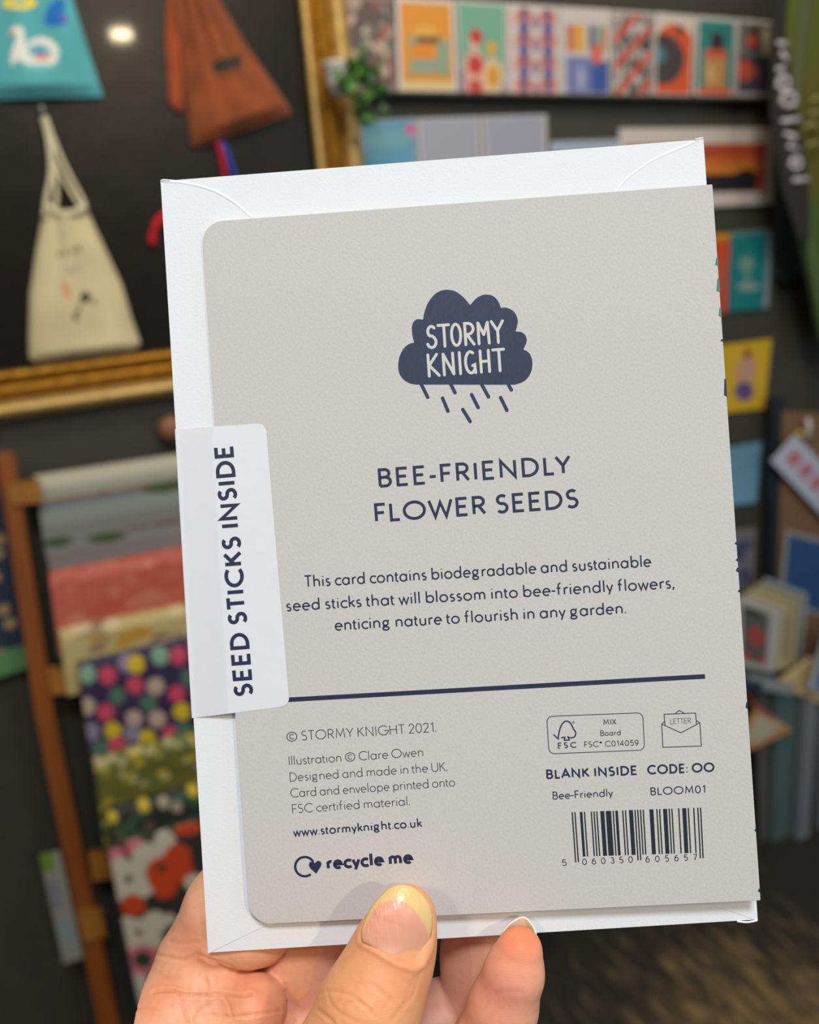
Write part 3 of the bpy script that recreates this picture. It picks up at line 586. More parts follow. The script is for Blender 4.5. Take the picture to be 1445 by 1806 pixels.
cloth('front_panel', [(1362, 1200), (1358, 1500)], [(1420, 1215), (1404, 1500)], .065, TEALP, lambda U, V: C(U, (92, 112, 108)), t, 4, 10, .012)
cloth('corner_post', [(1412, 1225), (1396, 1500)], [(1432, 1232), (1414, 1520)], .085, GREYP, lambda U, V: C(U, (130, 136, 142)), t, 4, 10, .02)
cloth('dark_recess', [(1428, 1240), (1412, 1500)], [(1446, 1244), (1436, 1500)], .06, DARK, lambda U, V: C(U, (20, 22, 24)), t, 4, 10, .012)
cloth('corner_post', [(1444, 1236), (1432, 1560)], [(1520, 1240), (1510, 1580)], .085, GREYP, lambda U, V: C(U, (130, 136, 142)), t, 4, 10, .02)
cloth('shelf', [(1300, 1178), (1300, 1200)], [(1378, 1196), (1376, 1214)], .07, mat('grey_white_paint', (150, 156, 160), .55), lambda U, V: C(U, (150, 150, 150)), t, 4, 4, .04)
cloth('shelf', [(1366, 1204), (1428, 1158), (1446, 1180)], [(1368, 1210), (1440, 1232), (1500, 1242)], .085, PINE, lambda U, V: C(U, (222, 196, 140)), t, 12, 12, .012)
cloth('shelf_edge', [(1424, 1214), (1426, 1232)], [(1500, 1232), (1500, 1250)], .10, PINE, lambda U, V: C(U, (222, 196, 140)), t, 4, 4, .01)
def tray(U, V):
    g = C(U, (222, 160, 96)); put(g, rect(U, V, 0, .1, .72, .85), (214, 206, 170)); put(g, rect(U, V, 0, .1, .7, .45), (214, 110, 96)); return g
o = cloth('paper_tray', [(1296, 1200), (1330, 1250), (1296, 1322)], [(1326, 1238), (1392, 1284), (1326, 1316)], .09, PRINT, tray, None, 30, 30, .012); tag(o, 'small tan edged tray with a red and cream paper, under the card rack', 'tray')
# rack of cards seen at an angle
def rackcard(k):
    cols = [(200, 200, 194), (214, 206, 182), (196, 176, 140), (226, 208, 150), (170, 146, 108), (210, 200, 158), (140, 138, 108), (172, 188, 188)]
    def g(U, V):
        im = C(U, cols[k]); 
        if k == 0: put(im, rect(U, V, .12, .10, .80, .92), (92, 96, 92)); put(im, ell(U, V, .5, .5, .24, .16), (186, 70, 66)); put(im, ell(U, V, .25, .84, .14, .08), (200, 66, 60)); put(im, ell(U, V, .68, .82, .1, .07), (190, 66, 60)); put(im, rect(U, V, .2, .1, .6, .18), (40, 46, 46))
        elif k == 3: put(im, rect(U, V, .8, .2, 1, .8), (150, 120, 70), .5)
        return im
    return g
rn = ['grey bordered card with red spots on a dark picture, front of the card rack', 'cream card second in the card rack', 'buff card third in the card rack', 'yellow edged card in the middle of the rack', 'olive edged card towards the back of the rack', 'pale grey card near the back of the rack', 'blue grey card next to last in the rack', 'pale blue card at the very back of the rack']
for k in range(8):
    dx, dy = k * 7.6, -k * 5.0
    card([(1300 + dx * .9, 1052 + dy), (1370 + dx, 1078 + dy * .9), (1360 + dx, 1186 + dy * .4), (1300 + dx * .9, 1172 + dy * .4)], rackcard(k), rn[k], off=.105 - k * .008, group='cards standing in the rack', nu=40, nv=40, thick=.003)
card([(1386, 934), (1470, 956), (1462, 1092), (1374, 1060)], border(lambda U, V: C(U, (34, 84, 144)) * (1 + .15 * (vnoise(U, V, 3, 2) - .5))[..., None], .07, (176, 172, 166)), 'deep blue card with a rounded white border against the brown board', off=.046)
card([(1456, 1106), (1540, 1120), (1530, 1244), (1424, 1214)], border(lambda U, V: C(U, (60, 96, 168)), .1, (196, 200, 204)), 'white edged blue card leaning on the pale shelf at the right edge', off=.125, nu=24, nv=24)
card([(1300, 1196), (1346, 1203), (1343, 1222), (1300, 1216)], lambda U, V: C(U, (36, 52, 74)), 'small navy label on the front of the grey shelf', off=.115, nu=10, nv=10, name='shelf_label', cat_='label')
def tagp(U, V):
    g = C(U, (206, 212, 232)); r = np.random.RandomState(2)
    for k in range(5): put(g, rect(U, V, .10 + k * .17, .30, .22 + k * .17, .68), (214, 70, 76), .8)
    for k in range(5): put(g, rect(U, V, .14 + k * .17, .42, .17 + k * .17, .52), (206, 190, 206))
    return g
o = cloth('price_tag', [(1401, 766), (1359, 813)], [(1520, 890), (1478, 940)], .06, PRINT, tagp, None, 90, 30, .003); tag(o, 'white paper tag with red lettering, tilted across the brown board', 'tag')
o = tube('tag_clip', [Wp(1424, 738, .062), Wp(1428, 752, .066), Wp(1422, 772, .066)], .006, mat('milky_plastic', (200, 198, 186), .4)); tag(o, 'small milky plastic clip above the tilted tag', 'clip')
o = box('pin', Wp(1410, 764, .066), (.012, .01, .012), mat('yellow_plastic', (226, 180, 20), .5), bev=.002); tag(o, 'small yellow pin at the top corner of the tilted tag', 'pin')

# ---------------------------------------------------------------- stroke lettering
def A(cx, cy, rx, ry, a0, a1, n=16):
    return [(cx + rx * math.cos(math.radians(a0 + (a1 - a0) * i / n)), cy + ry * math.sin(math.radians(a0 + (a1 - a0) * i / n))) for i in range(n + 1)]
X = .64
GL = {
 'A': (.80, [[(0, 0), (.40, 1), (.80, 0)], [(.14, .32), (.66, .32)]]),
 'B': (.52, [[(0, 0), (0, 1), (.26, 1)] + A(.26, .765, .21, .235, 90, -90, 10) + [(0, .53)], [(.2, .53), (.27, .53)] + A(.27, .265, .25, .265, 90, -90, 10) + [(0, 0)]]),
 'C': (.80, [A(.5, .5, .5, .5, 47, 313, 26)]),
 'D': (.70, [[(0, 0), (0, 1), (.22, 1)] + A(.22, .5, .48, .5, 90, -90, 20) + [(0, 0)]]),
 'E': (.48, [[(.48, 1), (0, 1), (0, 0), (.48, 0)], [(0, .52), (.42, .52)]]),
 'F': (.46, [[(.46, 1), (0, 1), (0, 0)], [(0, .5), (.40, .5)]]),
 'G': (.90, [A(.5, .5, .5, .5, 47, 350, 28) + [(.97, .48), (.56, .48)]]),
 'H': (.66, [[(0, 0), (0, 1)], [(.66, 0), (.66, 1)], [(0, .52), (.66, .52)]]),
 'I': (.0, [[(0, 0), (0, 1)]]),
 'K': (.56, [[(0, 0), (0, 1)], [(.53, 1), (.03, .48)], [(.16, .6), (.58, 0)]]),
 'L': (.42, [[(0, 1), (0, 0), (.42, 0)]]),
 'M': (.86, [[(0, 0), (.10, 1), (.43, .2), (.76, 1), (.86, 0)]]),
 'N': (.68, [[(0, 0), (0, 1), (.68, 0), (.68, 1)]]),
 'O': (1.0, [A(.5, .5, .5, .5, 0, 360, 36)]),
 'R': (.52, [[(0, 0), (0, 1), (.25, 1)] + A(.25, .74, .24, .26, 90, -90, 12) + [(0, .48)], [(.24, .48), (.53, 0)]]),
 'S': (.50, [A(.265, .755, .225, .245, 42, 262, 16) + A(.245, .262, .245, .262, 78, -142, 18)]),
 'T': (.60, [[(0, 1), (.60, 1)], [(.30, 1), (.30, 0)]]),
 'U': (.64, [[(0, 1), (0, .32)] + A(.32, .32, .32, .32, 180, 360, 16) + [(.64, 1)]]),
 'W': (1.10, [[(0, 1), (.28, 0), (.55, .86), (.82, 0), (1.10, 1)]]),
 'X': (.62, [[(0, 0), (.6, 1)], [(.02, 1), (.62, 0)]]),
 'Y': (.66, [[(0, 1), (.33, .46), (.66, 1)], [(.33, .48), (.33, 0)]]),
 'a': (.56, [A(.28, .31, .28, .31, 0, 360, 24), [(.56, .64), (.56, 0)]]),
 'b': (.56, [A(.28, .31, .28, .31, 0, 360, 24), [(0, 1.06), (0, 0)]]),
 'c': (.46, [A(.30, .31, .30, .31, 48, 312, 18)]),
 'd': (.56, [A(.28, .31, .28, .31, 0, 360, 24), [(.56, 1.06), (.56, 0)]]),
 'e': (.54, [[(.02, .33), (.54, .33)] + A(.27, .31, .27, .31, 4, 312, 22)]),
 'f': (.30, [[(.10, 0), (.10, .84)] + A(.27, .84, .17, .2, 180, 80, 8), [(-.04, .60), (.27, .60)]]),
 'g': (.54, [A(.24, .40, .21, .22, 0, 360, 20), A(.25, -.10, .25, .15, 0, 360, 20), [(.13, .21), (.06, .12), (.12, .05), (.30, .04)], [(.36, .58), (.54, .62)]]),
 'h': (.46, [[(0, 0), (0, 1.06)], A(.23, .38, .23, .24, 180, 0, 12) + [(.46, 0)]]),
 'i': (.0, [[(0, 0), (0, .62)], [(0, .84), (0, .92)]]),
 'j': (.0, [[(0, -.2), (0, .62)], [(0, .84), (0, .92)]]),
 'k': (.42, [[(0, 0), (0, 1.06)], [(.40, .62), (.02, .30)], [(.13, .40), (.43, 0)]]),
 'l': (.0, [[(0, 0), (0, 1.06)]]),
 'm': (.80, [[(0, 0), (0, .62)], A(.20, .40, .20, .22, 180, 0, 12) + [(.40, 0)], A(.60, .40, .20, .22, 180, 0, 12) + [(.80, 0)]]),
 'n': (.46, [[(0, 0), (0, .62)], A(.23, .38, .23, .24, 180, 0, 12) + [(.46, 0)]]),
 'o': (.60, [A(.30, .31, .30, .31, 0, 360, 26)]),
 'p': (.56, [A(.28, .31, .28, .31, 0, 360, 24), [(0, .62), (0, -.28)]]),
 'r': (.28, [[(0, 0), (0, .62)], A(.22, .36, .22, .25, 180, 70, 8)]),
 's': (.34, [A(.18, .465, .15, .155, 45, 262, 12) + A(.165, .158, .165, .158, 78, -140, 12)]),
 't': (.26, [[(.08, .84), (.08, .16)] + A(.22, .16, .14, .15, 180, 290, 7), [(-.04, .60), (.26, .60)]]),
 'u': (.44, [[(0, .62), (0, .22)] + A(.22, .22, .22, .22, 180, 360, 12) + [(.44, .62)], [(.44, .3), (.44, 0)]]),
 'v': (.46, [[(0, .62), (.23, 0), (.46, .62)]]),
 'w': (.78, [[(0, .62), (.20, 0), (.39, .56), (.58, 0), (.78, .62)]]),
 'y': (.48, [[(0, .62), (.25, .02)], [(.48, .62), (.16, -.27)]]),
 '0': (.56, [A(.28, .5, .28, .5, 0, 360, 26)]),
 '1': (.20, [[(0, .84), (.2, 1), (.2, 0)]]),
 '2': (.48, [A(.24, .74, .23, .26, 170, -10, 12) + [(.40, .52), (0, 0), (.5, 0)]]),
 '3': (.46, [A(.22, .76, .21, .24, 150, -80, 12), A(.22, .27, .25, .27, 90, -150, 14)]),
 '4': (.56, [[(.42, 0), (.42, 1), (0, .28), (.58, .28)]]),
 '5': (.48, [[(.44, 1), (.08, 1), (.03, .56)] + A(.23, .31, .26, .31, 120, -140, 16)]),
 '6': (.52, [A(.26, .31, .26, .31, 0, 360, 22), [(.02, .38), (.08, .68), (.24, .93), (.44, .96)]]),
 '7': (.48, [[(0, 1), (.48, 1), (.14, 0)]]),
 '9': (.52, [A(.26, .69, .26, .31, 0, 360, 22), [(.50, .62), (.44, .3), (.28, .06), (.08, .03)]]),
 '.': (.0, [[(0, 0), (0, .09)]]), ',': (.02, [[(.05, .10), (-.05, -.18)]]), ':': (.0, [[(0, 0), (0, .10)], [(0, .5), (0, .6)]]),
 '-': (.30, [[(0, .36), (.30, .36)]]), ' ': (.18, []),
 '\u00a9': (1.0, [A(.5, .46, .5, .5, 0, 360, 32), A(.52, .46, .24, .26, 48, 312, 14)]),
 '\u00ae': (.30, [A(.15, .80, .13, .14, 0, 360, 16), [(.11, .74), (.11, .87), (.18, .84), (.12, .80), (.19, .74)]]),
}
# handwritten capitals of the cloud logo, for their narrow rounded look
HW = dict(GL)
HW['S'] = (.42, [A(.22, .74, .17, .24, 40, 250, 14)[:-1] + [(.24, .52)] + A(.20, .24, .20, .26, 60, -160, 16)])
HW['T'] = (.50, [[(0, 1), (.50, 1.0)], [(.27, 1), (.27, 0)]])
HW['O'] = (.42, [A(.21, .5, .21, .5, 0, 360, 30)])
HW['R'] = (.40, [[(0, 0), (0, 1), (.12, 1)] + A(.12, .74, .26, .26, 90, -90, 12) + [(.03, .47)], [(.08, .47), (.38, 0)]])
HW['M'] = (.46, [[(0, 0), (0, .98)], [(0, .98), (.24, .42)], [(.24, .42), (.44, .98)], [(.44, .98), (.47, 0)]])
HW['Y'] = (.52, [[(0, 1), (.26, .55), (.52, 1)], [(.27, .55), (.27, 0)]])
HW['K'] = (.44, [[(0, 0), (0, 1)], [(.40, 1), (.03, .5)], [(.03, .5), (.46, .0)]])
HW['N'] = (.44, [[(0, 0), (0, .98)], [(0, .98), (.44, .02)], [(.44, .02), (.44, 1)]])
HW['G'] = (.44, [A(.24, .5, .24, .5, 60, 300, 22) + [(.42, .2), (.42, .38), (.32, .34)], [(.42, .3), (.44, 0)]])
HW['H'] = (.38, [[(0, 0), (0, 1)], [(.38, 0), (.38, 1)], [(0, .5), (.38, .5)]])
def ribbon(V, Fc, P, hw, z, cap=False):
    """flat stroke of half width hw along the 2D polyline P, mitred at its corners."""
    P = [np.array(p, float) for p in P]; Q = [P[0]]
    for p in P[1:]:
        if np.linalg.norm(p - Q[-1]) > 1e-5: Q.append(p)
    P = Q; k = len(P)
    if k < 2: return
    closed = np.linalg.norm(P[0] - P[-1]) < 1e-4
    b = len(V)
    for i in range(k):
        a_ = nrm(P[i] - P[i - 1]) if i > 0 else (nrm(P[-1] - P[-2]) if closed else None)
        c_ = nrm(P[i + 1] - P[i]) if i < k - 1 else (nrm(P[1] - P[0]) if closed else None)
        if a_ is None: a_ = c_
        if c_ is None: c_ = a_
        n1 = np.array((-a_[1], a_[0])); n2 = np.array((-c_[1], c_[0])); m_ = n1 + n2; l = np.linalg.norm(m_)
        if l < 1e-3: m_ = n1; s = 1
        else: m_ = m_ / l; s = min(1 / max(m_ @ n1, .2), 2.6)
        V.append((*(P[i] + m_ * hw * s), z)); V.append((*(P[i] - m_ * hw * s), z))
    for i in range(k - 1): Fc.append((b + 2 * i + 1, b + 2 * i + 3, b + 2 * i + 2, b + 2 * i))
    if cap and not closed:
        for p in (P[0], P[-1]):
            b = len(V)
            for j in range(14): V.append((p[0] + hw * math.cos(j * math.pi / 7), p[1] + hw * math.sin(j * math.pi / 7), z + .0005))
            Fc.append(tuple(range(b, b + 14)))
def inkmesh(name, V, Fc, m, parent, label=None):
    o = mesh(name, np.array(V) * 1e-3, Fc, m, parent, world=False)
    if label: o['label'] = label
    return o
def text(s, p0, p1, capx, wt, m, parent, plane=CARD, z=.016, xs=1.0, cap=False, font=GL, name='lettering', gap=None, track=False, zf=None):
    """lettering whose baseline runs from photo pixel p0 to p1, capitals capx pixels tall."""
    hh = z if zf is None else zf
    a = np.array(plane.mm(*p0, hh)); b = np.array(plane.mm(*p1, hh)); d = b - a; Ld = np.linalg.norm(d); d = d / Ld; nn = np.array((-d[1], d[0]))
    H = capx / np.linalg.norm(np.array(p1) - np.array(p0)) * Ld
    if gap is None: gap = wt + (.12 if s.upper() == s else .10)
    ws = [font[c][0] for c in s]; nat = sum(ws) * xs; 
    g = [gap * (1.0 if (s[i] != ' ' and s[i + 1] != ' ') else .75) for i in range(len(s) - 1)]
    lb = [.045 if c in 'BDEFHIKLMNRbhiklmnpru15' else (-.045 if c in 'TYVWXAvwyt7' else 0) for c in s]
    rb = [.045 if c in 'HIMNadghilmnu1i' else (-.05 if c in 'LTYWXAFrtvwyck7' else 0) for c in s]
    for i_ in range(len(g)):
        g[i_] += rb[i_] + lb[i_ + 1]
        if s[i_:i_ + 2] == 'LY': g[i_] -= .10
        if '-' in s[i_:i_ + 2]: g[i_] -= .07
    if track:
        k = (Ld / H - nat - wt) / max(1, len(s) - 1); g = [k] * (len(s) - 1); sx = 1.0
    else:
        sx = (Ld / H - wt) / (nat + sum(g)); s1 = min(1.04, max(.90, sx))
        if len(g): ex = ((Ld / H - wt) - nat * s1 - sum(g)) / len(g); g = [q_ + ex for q_ in g]; sx = s1
    V = []; Fc = []; x = wt / 2; hw = wt * H / 2; zi = 0
    for i, c in enumerate(s):
        for st_ in font[c][1]:
            P = [a + d * ((x + px * xs * sx) * H) + nn * ((wt / 2 + py * (1 - wt)) * H) for px, py in st_]
            ribbon(V, Fc, P, max(hw, .065 * H) if c == '.' else hw, z + .0008 * (zi % 4), cap); zi += 1
        x += ws[i] * xs * sx + (g[i] if i < len(s) - 1 else 0)
    return inkmesh(name, V, Fc, m, parent)

# ---------------------------------------------------------------- the envelope
ev = empty('envelope', matrix=ENV.matrix())
tag(ev, 'white textured paper envelope held upright in the hand, behind the grey card', 'envelope')
E2 = lambda pts, h=0: [ENV.mm(x, y, h) for x, y in pts]
slab2d('back_sheet', E2([(285, 320), (1241, 246), (1337, 1621), (368, 1680)]), -.75, -.12, ENVM, ev, .05)
cl = cat([(287, 320), (330, 324), (372, 335), (402, 350), (424, 366), (447, 387)], 5)
slab2d('side_flap', E2([(283, 317)] + cl + [(560, 520), (600, 900), (600, 1400), (470, 1632), (367, 1682)]), -.12, .10, ENVM, ev, .09)
crt = cat([(1238, 246), (1200, 262), (1160, 279), (1125, 301), (1100, 322), (1083, 345)], 5)
slab2d('side_flap', E2([(1241, 243)] + crt + [(980, 520), (930, 900), (940, 1400), (1150, 1560), (1337, 1624)]), -.12, .10, ENVM, ev, .09)
slab2d('top_flap', E2([(290, 319), (1236, 246), (1100, 330), (900, 560), (620, 580), (447, 387), (380, 338)]), -.12, .02, ENVM, ev, .03)
slab2d('bottom_flap', E2([(372, 1680), (1333, 1622), (1100, 1400), (900, 1250), (640, 1260), (470, 1632)]), -.12, .0, ENVM, ev, .03)
# rounded bright rim along the cut edge of each side flap
for cvs in (cl, crt):
    tube('flap_ridge', [(x * 1e-3, y * 1e-3, -.00045) for x, y in E2(cvs)], .00064, ENVM, ev, 8, world=False)
# the little curled tips at the corners
for pts in ([(285, 319), (290, 318), (300, 319)], [(1226, 247), (1234, 245), (1240, 244)], [(1300, 1624.5), (1318, 1626), (1335, 1623)]):
    tube('corner_curl', [(x * 1e-3, y * 1e-3, .0001) for x, y in E2(cat(pts, 4))], .0002, ENVM, ev, 8, world=False)

# ---------------------------------------------------------------- the card
gc = empty('gift_card', matrix=CARD.matrix())
tag(gc, 'textured light grey card with navy cloud logo and barcode, held before the envelope', 'card')
C2 = lambda pts, h=0: [CARD.mm(x, y, h) for x, y in pts]
tl, tr, br, bl_ = C2([(354.6, 391.7), (1257, 325), (1342, 1588), (440.8, 1630.9)])
def rounded(tl, tr, br, bl, r):
    tl, tr, br, bl = map(np.array, (tl, tr, br, bl)); out = [tuple(bl + nrm(tl - bl) * 0)] ; out = []
    def corner(p, a, b, r):
        if r == 0: return [tuple(p)]
        da = nrm(a - p); db = nrm(b - p); c = p + (da + db) * r; s = p + da * r; e = p + db * r; res = []
        for i in range(11):
            t = i / 10 * math.pi / 2; res.append(tuple(c - db * r * math.cos(t) - da * r * math.sin(t)))
        return res
    out += corner(bl, br, tl, r); out += corner(tl, bl, tr, r); out += corner(tr, tl, br, 0.25); out += corner(br, tr, bl, 0.25); return out
outl = rounded(tl, tr, br, bl_, 4.6)
panel = slab2d('back_panel', outl, -.38, 0, CARDM, gc, .07)
sh = [(x - .0, y) for x, y in outl]
slab2d('front_panel', [(x * .998 + .06, y * .998) for x, y in outl], -.74, -.46, CARDM, gc, .05)
spn = C2([(1257, 327), (1342, 1587)]); 
tube('spine_fold', [(spn[0][0] * 1e-3 - .00042, spn[0][1] * 1e-3 - .0002, -.00048), (spn[1][0] * 1e-3 - .00042, spn[1][1] * 1e-3 + .0002, -.00048)], .00048, CARDM, gc, 12, world=False)
# print wrapping round the spine
for k_, (ya, yb, wd_, m_) in enumerate([(455, 470, 5, TEALI), (491, 516, 6, TEALI), (542, 560, 5, TEALI), (598, 604, 5, INK), (668, 700, 5, INK), (956, 962, 4, INK), (985, 991, 4, INK), (1001, 1010, 5, INK), (1040, 1046, 4, INK), (1238, 1251, 4, INK), (1462, 1468, 3, INK), (1567, 1575, 4, INK)]):
    xe = lambda y: 1257 + (1342 - 1257) * (y - 325) / (1588 - 325)
    P = C2([(xe(ya) - wd_ * .4, ya), (xe(ya) + .8, ya), (xe(yb) + .8, yb), (xe(yb) - wd_, yb - 3)])
    slab2d('spine_print', P, -.30, .02, m_, gc)
T = lambda s, a, b, c, w_, m=INK, **k: text(s, a, b, c, w_, m, panel, **k)
T('BEE-FRIENDLY', (668.5, 860.5), (1009, 836), 34.5, .155)
T('FLOWER SEEDS', (662, 922), (1022, 896), 34.5, .155)
T('This card contains biodegradable and sustainable', (537, 1036.5), (1149.5, 1000), 22, .125)
T('seed sticks that will blossom into bee-friendly flowers,', (505, 1079), (1190, 1038), 22, .125)
T('enticing nature to flourish in any garden.', (591, 1113), (1105, 1082.5), 22, .125)
T('\u00a9 STORMY KNIGHT 2021.', (506, 1308), (769.7, 1291), 17.5, .088, INKT)
T('Illustration \u00a9 Clare Owen', (510, 1350), (747, 1334), 16.5, .088, INKT)
T('Designed and made in the UK.', (511.6, 1379), (789.7, 1360), 16.5, .088, INKT)
T('Card and envelope printed onto', (513, 1407), (803.4, 1387), 16.5, .088, INKT)
T('FSC certified material.', (516, 1435), (723, 1420.5), 16.5, .088, INKT)
T('www.stormyknight.co.uk', (517.5, 1476), (745.5, 1459), 16.5, .15)
T('recycle me', (577, 1534.5), (729.5, 1523.5), 25, .215)
T('MIX', (1064.5, 1279), (1087.7, 1278), 10.5, .14)
T('Board', (1059.5, 1298.5), (1095.2, 1297), 10.5, .13)
T('FSC\u00ae C014059', (1031, 1318.3), (1127, 1315), 10.5, .13)
T('LETTER', (1183, 1277.5), (1219.3, 1275.5), 10, .09)
T('BLANK INSIDE', (964.2, 1374.5), (1125, 1367), 17.5, .19)
T('CODE: OO', (1142.2, 1366.5), (1261, 1361.5), 17.5, .19)
T('Bee-Friendly', (975.5, 1410.5), (1082, 1405), 14.5, .13)
T('BLOOM01', (1148, 1403), (1244.6, 1399), 14.5, .14)
T('5', (991.6, 1527.6), (1000, 1527.2), 12, .13)
T('060350', (1027.6, 1526), (1117, 1521.5), 11.8, .13, track=True)
T('605657', (1139, 1521.5), (1230.6, 1517.5), 11.8, .13, track=True)
def px_ribbon(name, strokes, wpx, m=INK, cap=False, z=.016, parent=None, plane=CARD):
    V = []; Fc = []
    for i, s in enumerate(strokes): ribbon(V, Fc, [plane.mm(x, y, z) for x, y in s], wpx / 8.53 / 2, z + .0008 * (i % 4), cap)
    return inkmesh(name, V, Fc, m, parent or panel)
px_ribbon('rule', [[(440, 1238), (1244, 1193)]], 8.2)
def z7(pts): return [(930 + x / 3.36, 1230 + y / 3.36) for x, y in pts]
# board mark in its rounded box
def rbox(q, r):
    out = []
    for i in range(4):
        p = np.array(q[i], float); a = nrm(np.array(q[i - 1], float) - p); b = nrm(np.array(q[(i + 1) % 4], float) - p); c = p + (a + b) * r
        for k in range(7):
            t = k / 6 * math.pi / 2; out.append(tuple(c - b * r * math.cos(t) - a * r * math.sin(t)))
    return out + [out[0]]
px_ribbon('printed_box', [rbox(z7([(116, 113), (685, 91), (697, 312), (130, 335)]), 10)], 1.4)
tree = cat([(158, 222), (184, 246)], 2) + cat([(184, 246), (190, 205), (202, 168), (220, 145), (240, 141), (256, 152), (268, 172), (274, 186), (288, 208), (282, 232), (262, 240), (245, 236)], 4) + [(242, 234), (250, 252), (221, 254), (224, 236), (204, 239)]
px_ribbon('tree_mark', [z7(tree)], 2.4, cap=True)
px_ribbon('tree_mark', [z7(A(273, 148, 5, 5, 0, 360, 14))], 1.0)
T('FSC', (984.5, 1320.3), (1017.3, 1319), 10.8, .18)
px_ribbon('serif', [z7(s) for s in ([(181, 303), (199, 302)], [(181, 269), (192, 269)], [(220, 269), (220, 277)])], 1.1)
# letter mark
px_ribbon('envelope_mark', [z7(s) for s in ([(798, 158), (805, 296), (1033, 288), (1024, 150)], [(798, 158), (912, 210), (1024, 150)], [(817, 165), (812, 100), (999, 93), (1004, 158)], [(876, 97), (902, 77), (931, 94)], [(798, 158), (814, 143)], [(1024, 150), (1003, 137)])], 1.5)
# recycling mark
rc = A(537.8, 1528.5, 17.0, 17.0, 0, 1, 1)
px_ribbon('recycling_mark', [[(537.8 + 17 * math.cos(math.radians(a_)), 1528.5 - 17 * math.sin(math.radians(a_))) for a_ in range(28, 312, 7)]], 4.4)
hp = [(557.9, 1541.0), (547.5, 1531.5), (544.8, 1526), (546.5, 1521), (551, 1519), (555.8, 1522.2), (559.5, 1518.4), (564.5, 1519), (567.3, 1523.5), (566, 1528.5)]
hv = cat(hp[1:5], 3)[:-1] + [hp[4], hp[5]] + cat(hp[6:], 3) + [hp[0]]
slab2d('recycling_mark', C2(hv), .010, .0175, INK, panel)
# barcode
Lc = {'0': '0001101', '1': '0011001', '2': '0010011', '3': '0111101', '4': '0100011', '5': '0110001', '6': '0101111', '7': '0111011', '8': '0110111', '9': '0001011'}
code = '5060350605657'; par = 'LGGLLG'; bits = '101'
for i, c in enumerate(code[1:7]): bits += Lc[c] if par[i] == 'L' else ''.join('1' if q == '0' else '0' for q in Lc[c])[::-1]
bits += '01010'
for c in code[7:]: bits += ''.join('1' if q == '0' else '0' for q in Lc[c])
bits += '101'; V = []; Fc = []
guard = set(range(0, 3)) | set(range(45, 50)) | set(range(92, 95)); i = 0
while i < 95:
    if bits[i] == '1':
        j = i
        while j < 95 and bits[j] == '1': j += 1
        s0, s1 = i / 95, j / 95; e_ = .028 / 95
        Tl, Tr = (1008.3, 1432.5), (1237.2, 1424.2); Bl, Br = ((1014.6, 1521), (1241.8, 1513.5)) if i in guard else ((1013.9, 1511.3), (1241.2, 1503.8))
        b = len(V)
        for p in (line(Bl, Br, s0), line(Bl, Br, s1), line(Tl, Tr, s1), line(Tl, Tr, s0)): V.append((*CARD.mm(*p, .016), .016))
        Fc.append((b, b + 1, b + 2, b + 3)); i = j
    else: i += 1
inkmesh('barcode', V, Fc, mat('blue_black_ink', (28, 38, 50), .6), panel)
# cloud logo
def z3(pts): return [(680 + x / 4.983, 490 + y / 4.983) for x, y in pts]
seg = [[(270, 939), (215, 928), (160, 895), (122, 840), (112, 770), (125, 690), (160, 622), (205, 583), (252, 569)],
       [(252, 569), (238, 510), (232, 440), (245, 392), (278, 364), (330, 367)],
       [(330, 367), (345, 295), (375, 220), (430, 148), (495, 111), (560, 106), (620, 122), (685, 170), (745, 240)],
       [(745, 240), (790, 188), (838, 157), (890, 147), (945, 160), (988, 200), (1016, 263)],
       [(1016, 263), (1065, 263), (1118, 287), (1152, 332), (1164, 390), (1145, 472)],
       [(1145, 472), (1192, 476), (1230, 505), (1242, 560), (1213, 630)],
       [(1213, 630), (1258, 655), (1288, 712), (1290, 790), (1264, 862), (1215, 912), (1140, 940)]]
cp = []
for s in seg: cp += cat(s, 5)[:-1]
cp += [(1140, 940)]
slab2d('cloud_mark', C2(z3(cp)), .008, .016, INKG, panel)
px_ribbon('rain_mark', [z3(s) for s in ([(312, 930), (372, 1050)], [(572, 930), (612, 1010)], [(842, 930), (907, 1047)], [(1076, 930), (1107, 985)], [(502, 1057), (550, 1172)], [(758, 1027), (815, 1140)], [(680, 1157), (745, 1262)], [(1013, 1052), (1068, 1165)])], 6.3, INKG, True, .012)
T('STORMY', (752.3, 615.5), (891.6, 605.5), 42.5, .118, WHITEI, cap=True, font=HW, z=.022, gap=.20)
T('KNIGHT', (755.2, 666), (893.8, 655.5), 42.5, .118, WHITEI, cap=True, font=HW, z=.022, gap=.24)

# ---------------------------------------------------------------- the sticker wrapping the left edge
sk = empty('seal_sticker', matrix=CARD.matrix())
tag(sk, 'white sticker with navy capitals reading upwards, folded over the left envelope edge', 'sticker')
V = []; Fc = []; NU, NV = 90, 60
eL = [(309.5, 757), (339.5, 1266.5)]; eR = [(468.5, 746), (511, 1245)]
hE = lambda x, y: ENV_h(x, y)
def ENV_h(px, py):          # height of the envelope face above the card plane, in millimetres
    x, y = ENV.mm(px, py, .12); p = ENV.o + (ENV.a * x + ENV.b * y) * 1e-3 + ENV.n * .12e-3
    return ((p - CARD.o) @ CARD.n) * 1e3
def stick_h(p):
    xe_ = 383.5 + (413 - 383.5) * (p[1] - 750) / (1255 - 750)         # card edge beneath it
    t_ = min(1, max(0, ((xe_ - p[0]) / 8.5 - 1.2) / 6.8)); s_ = t_
    return .05 * (1 - s_) + (ENV_h(*p) + .05) * s_
def sgrid(u, v):
    a = line(eL[0], eL[1], v); b = line(eR[0], eR[1], v); p = line(a, b, u); return p
rr_ = 15.0; Ht = np.hypot(eL[1][0] - eL[0][0], eL[1][1] - eL[0][1]); Wt = 170.0
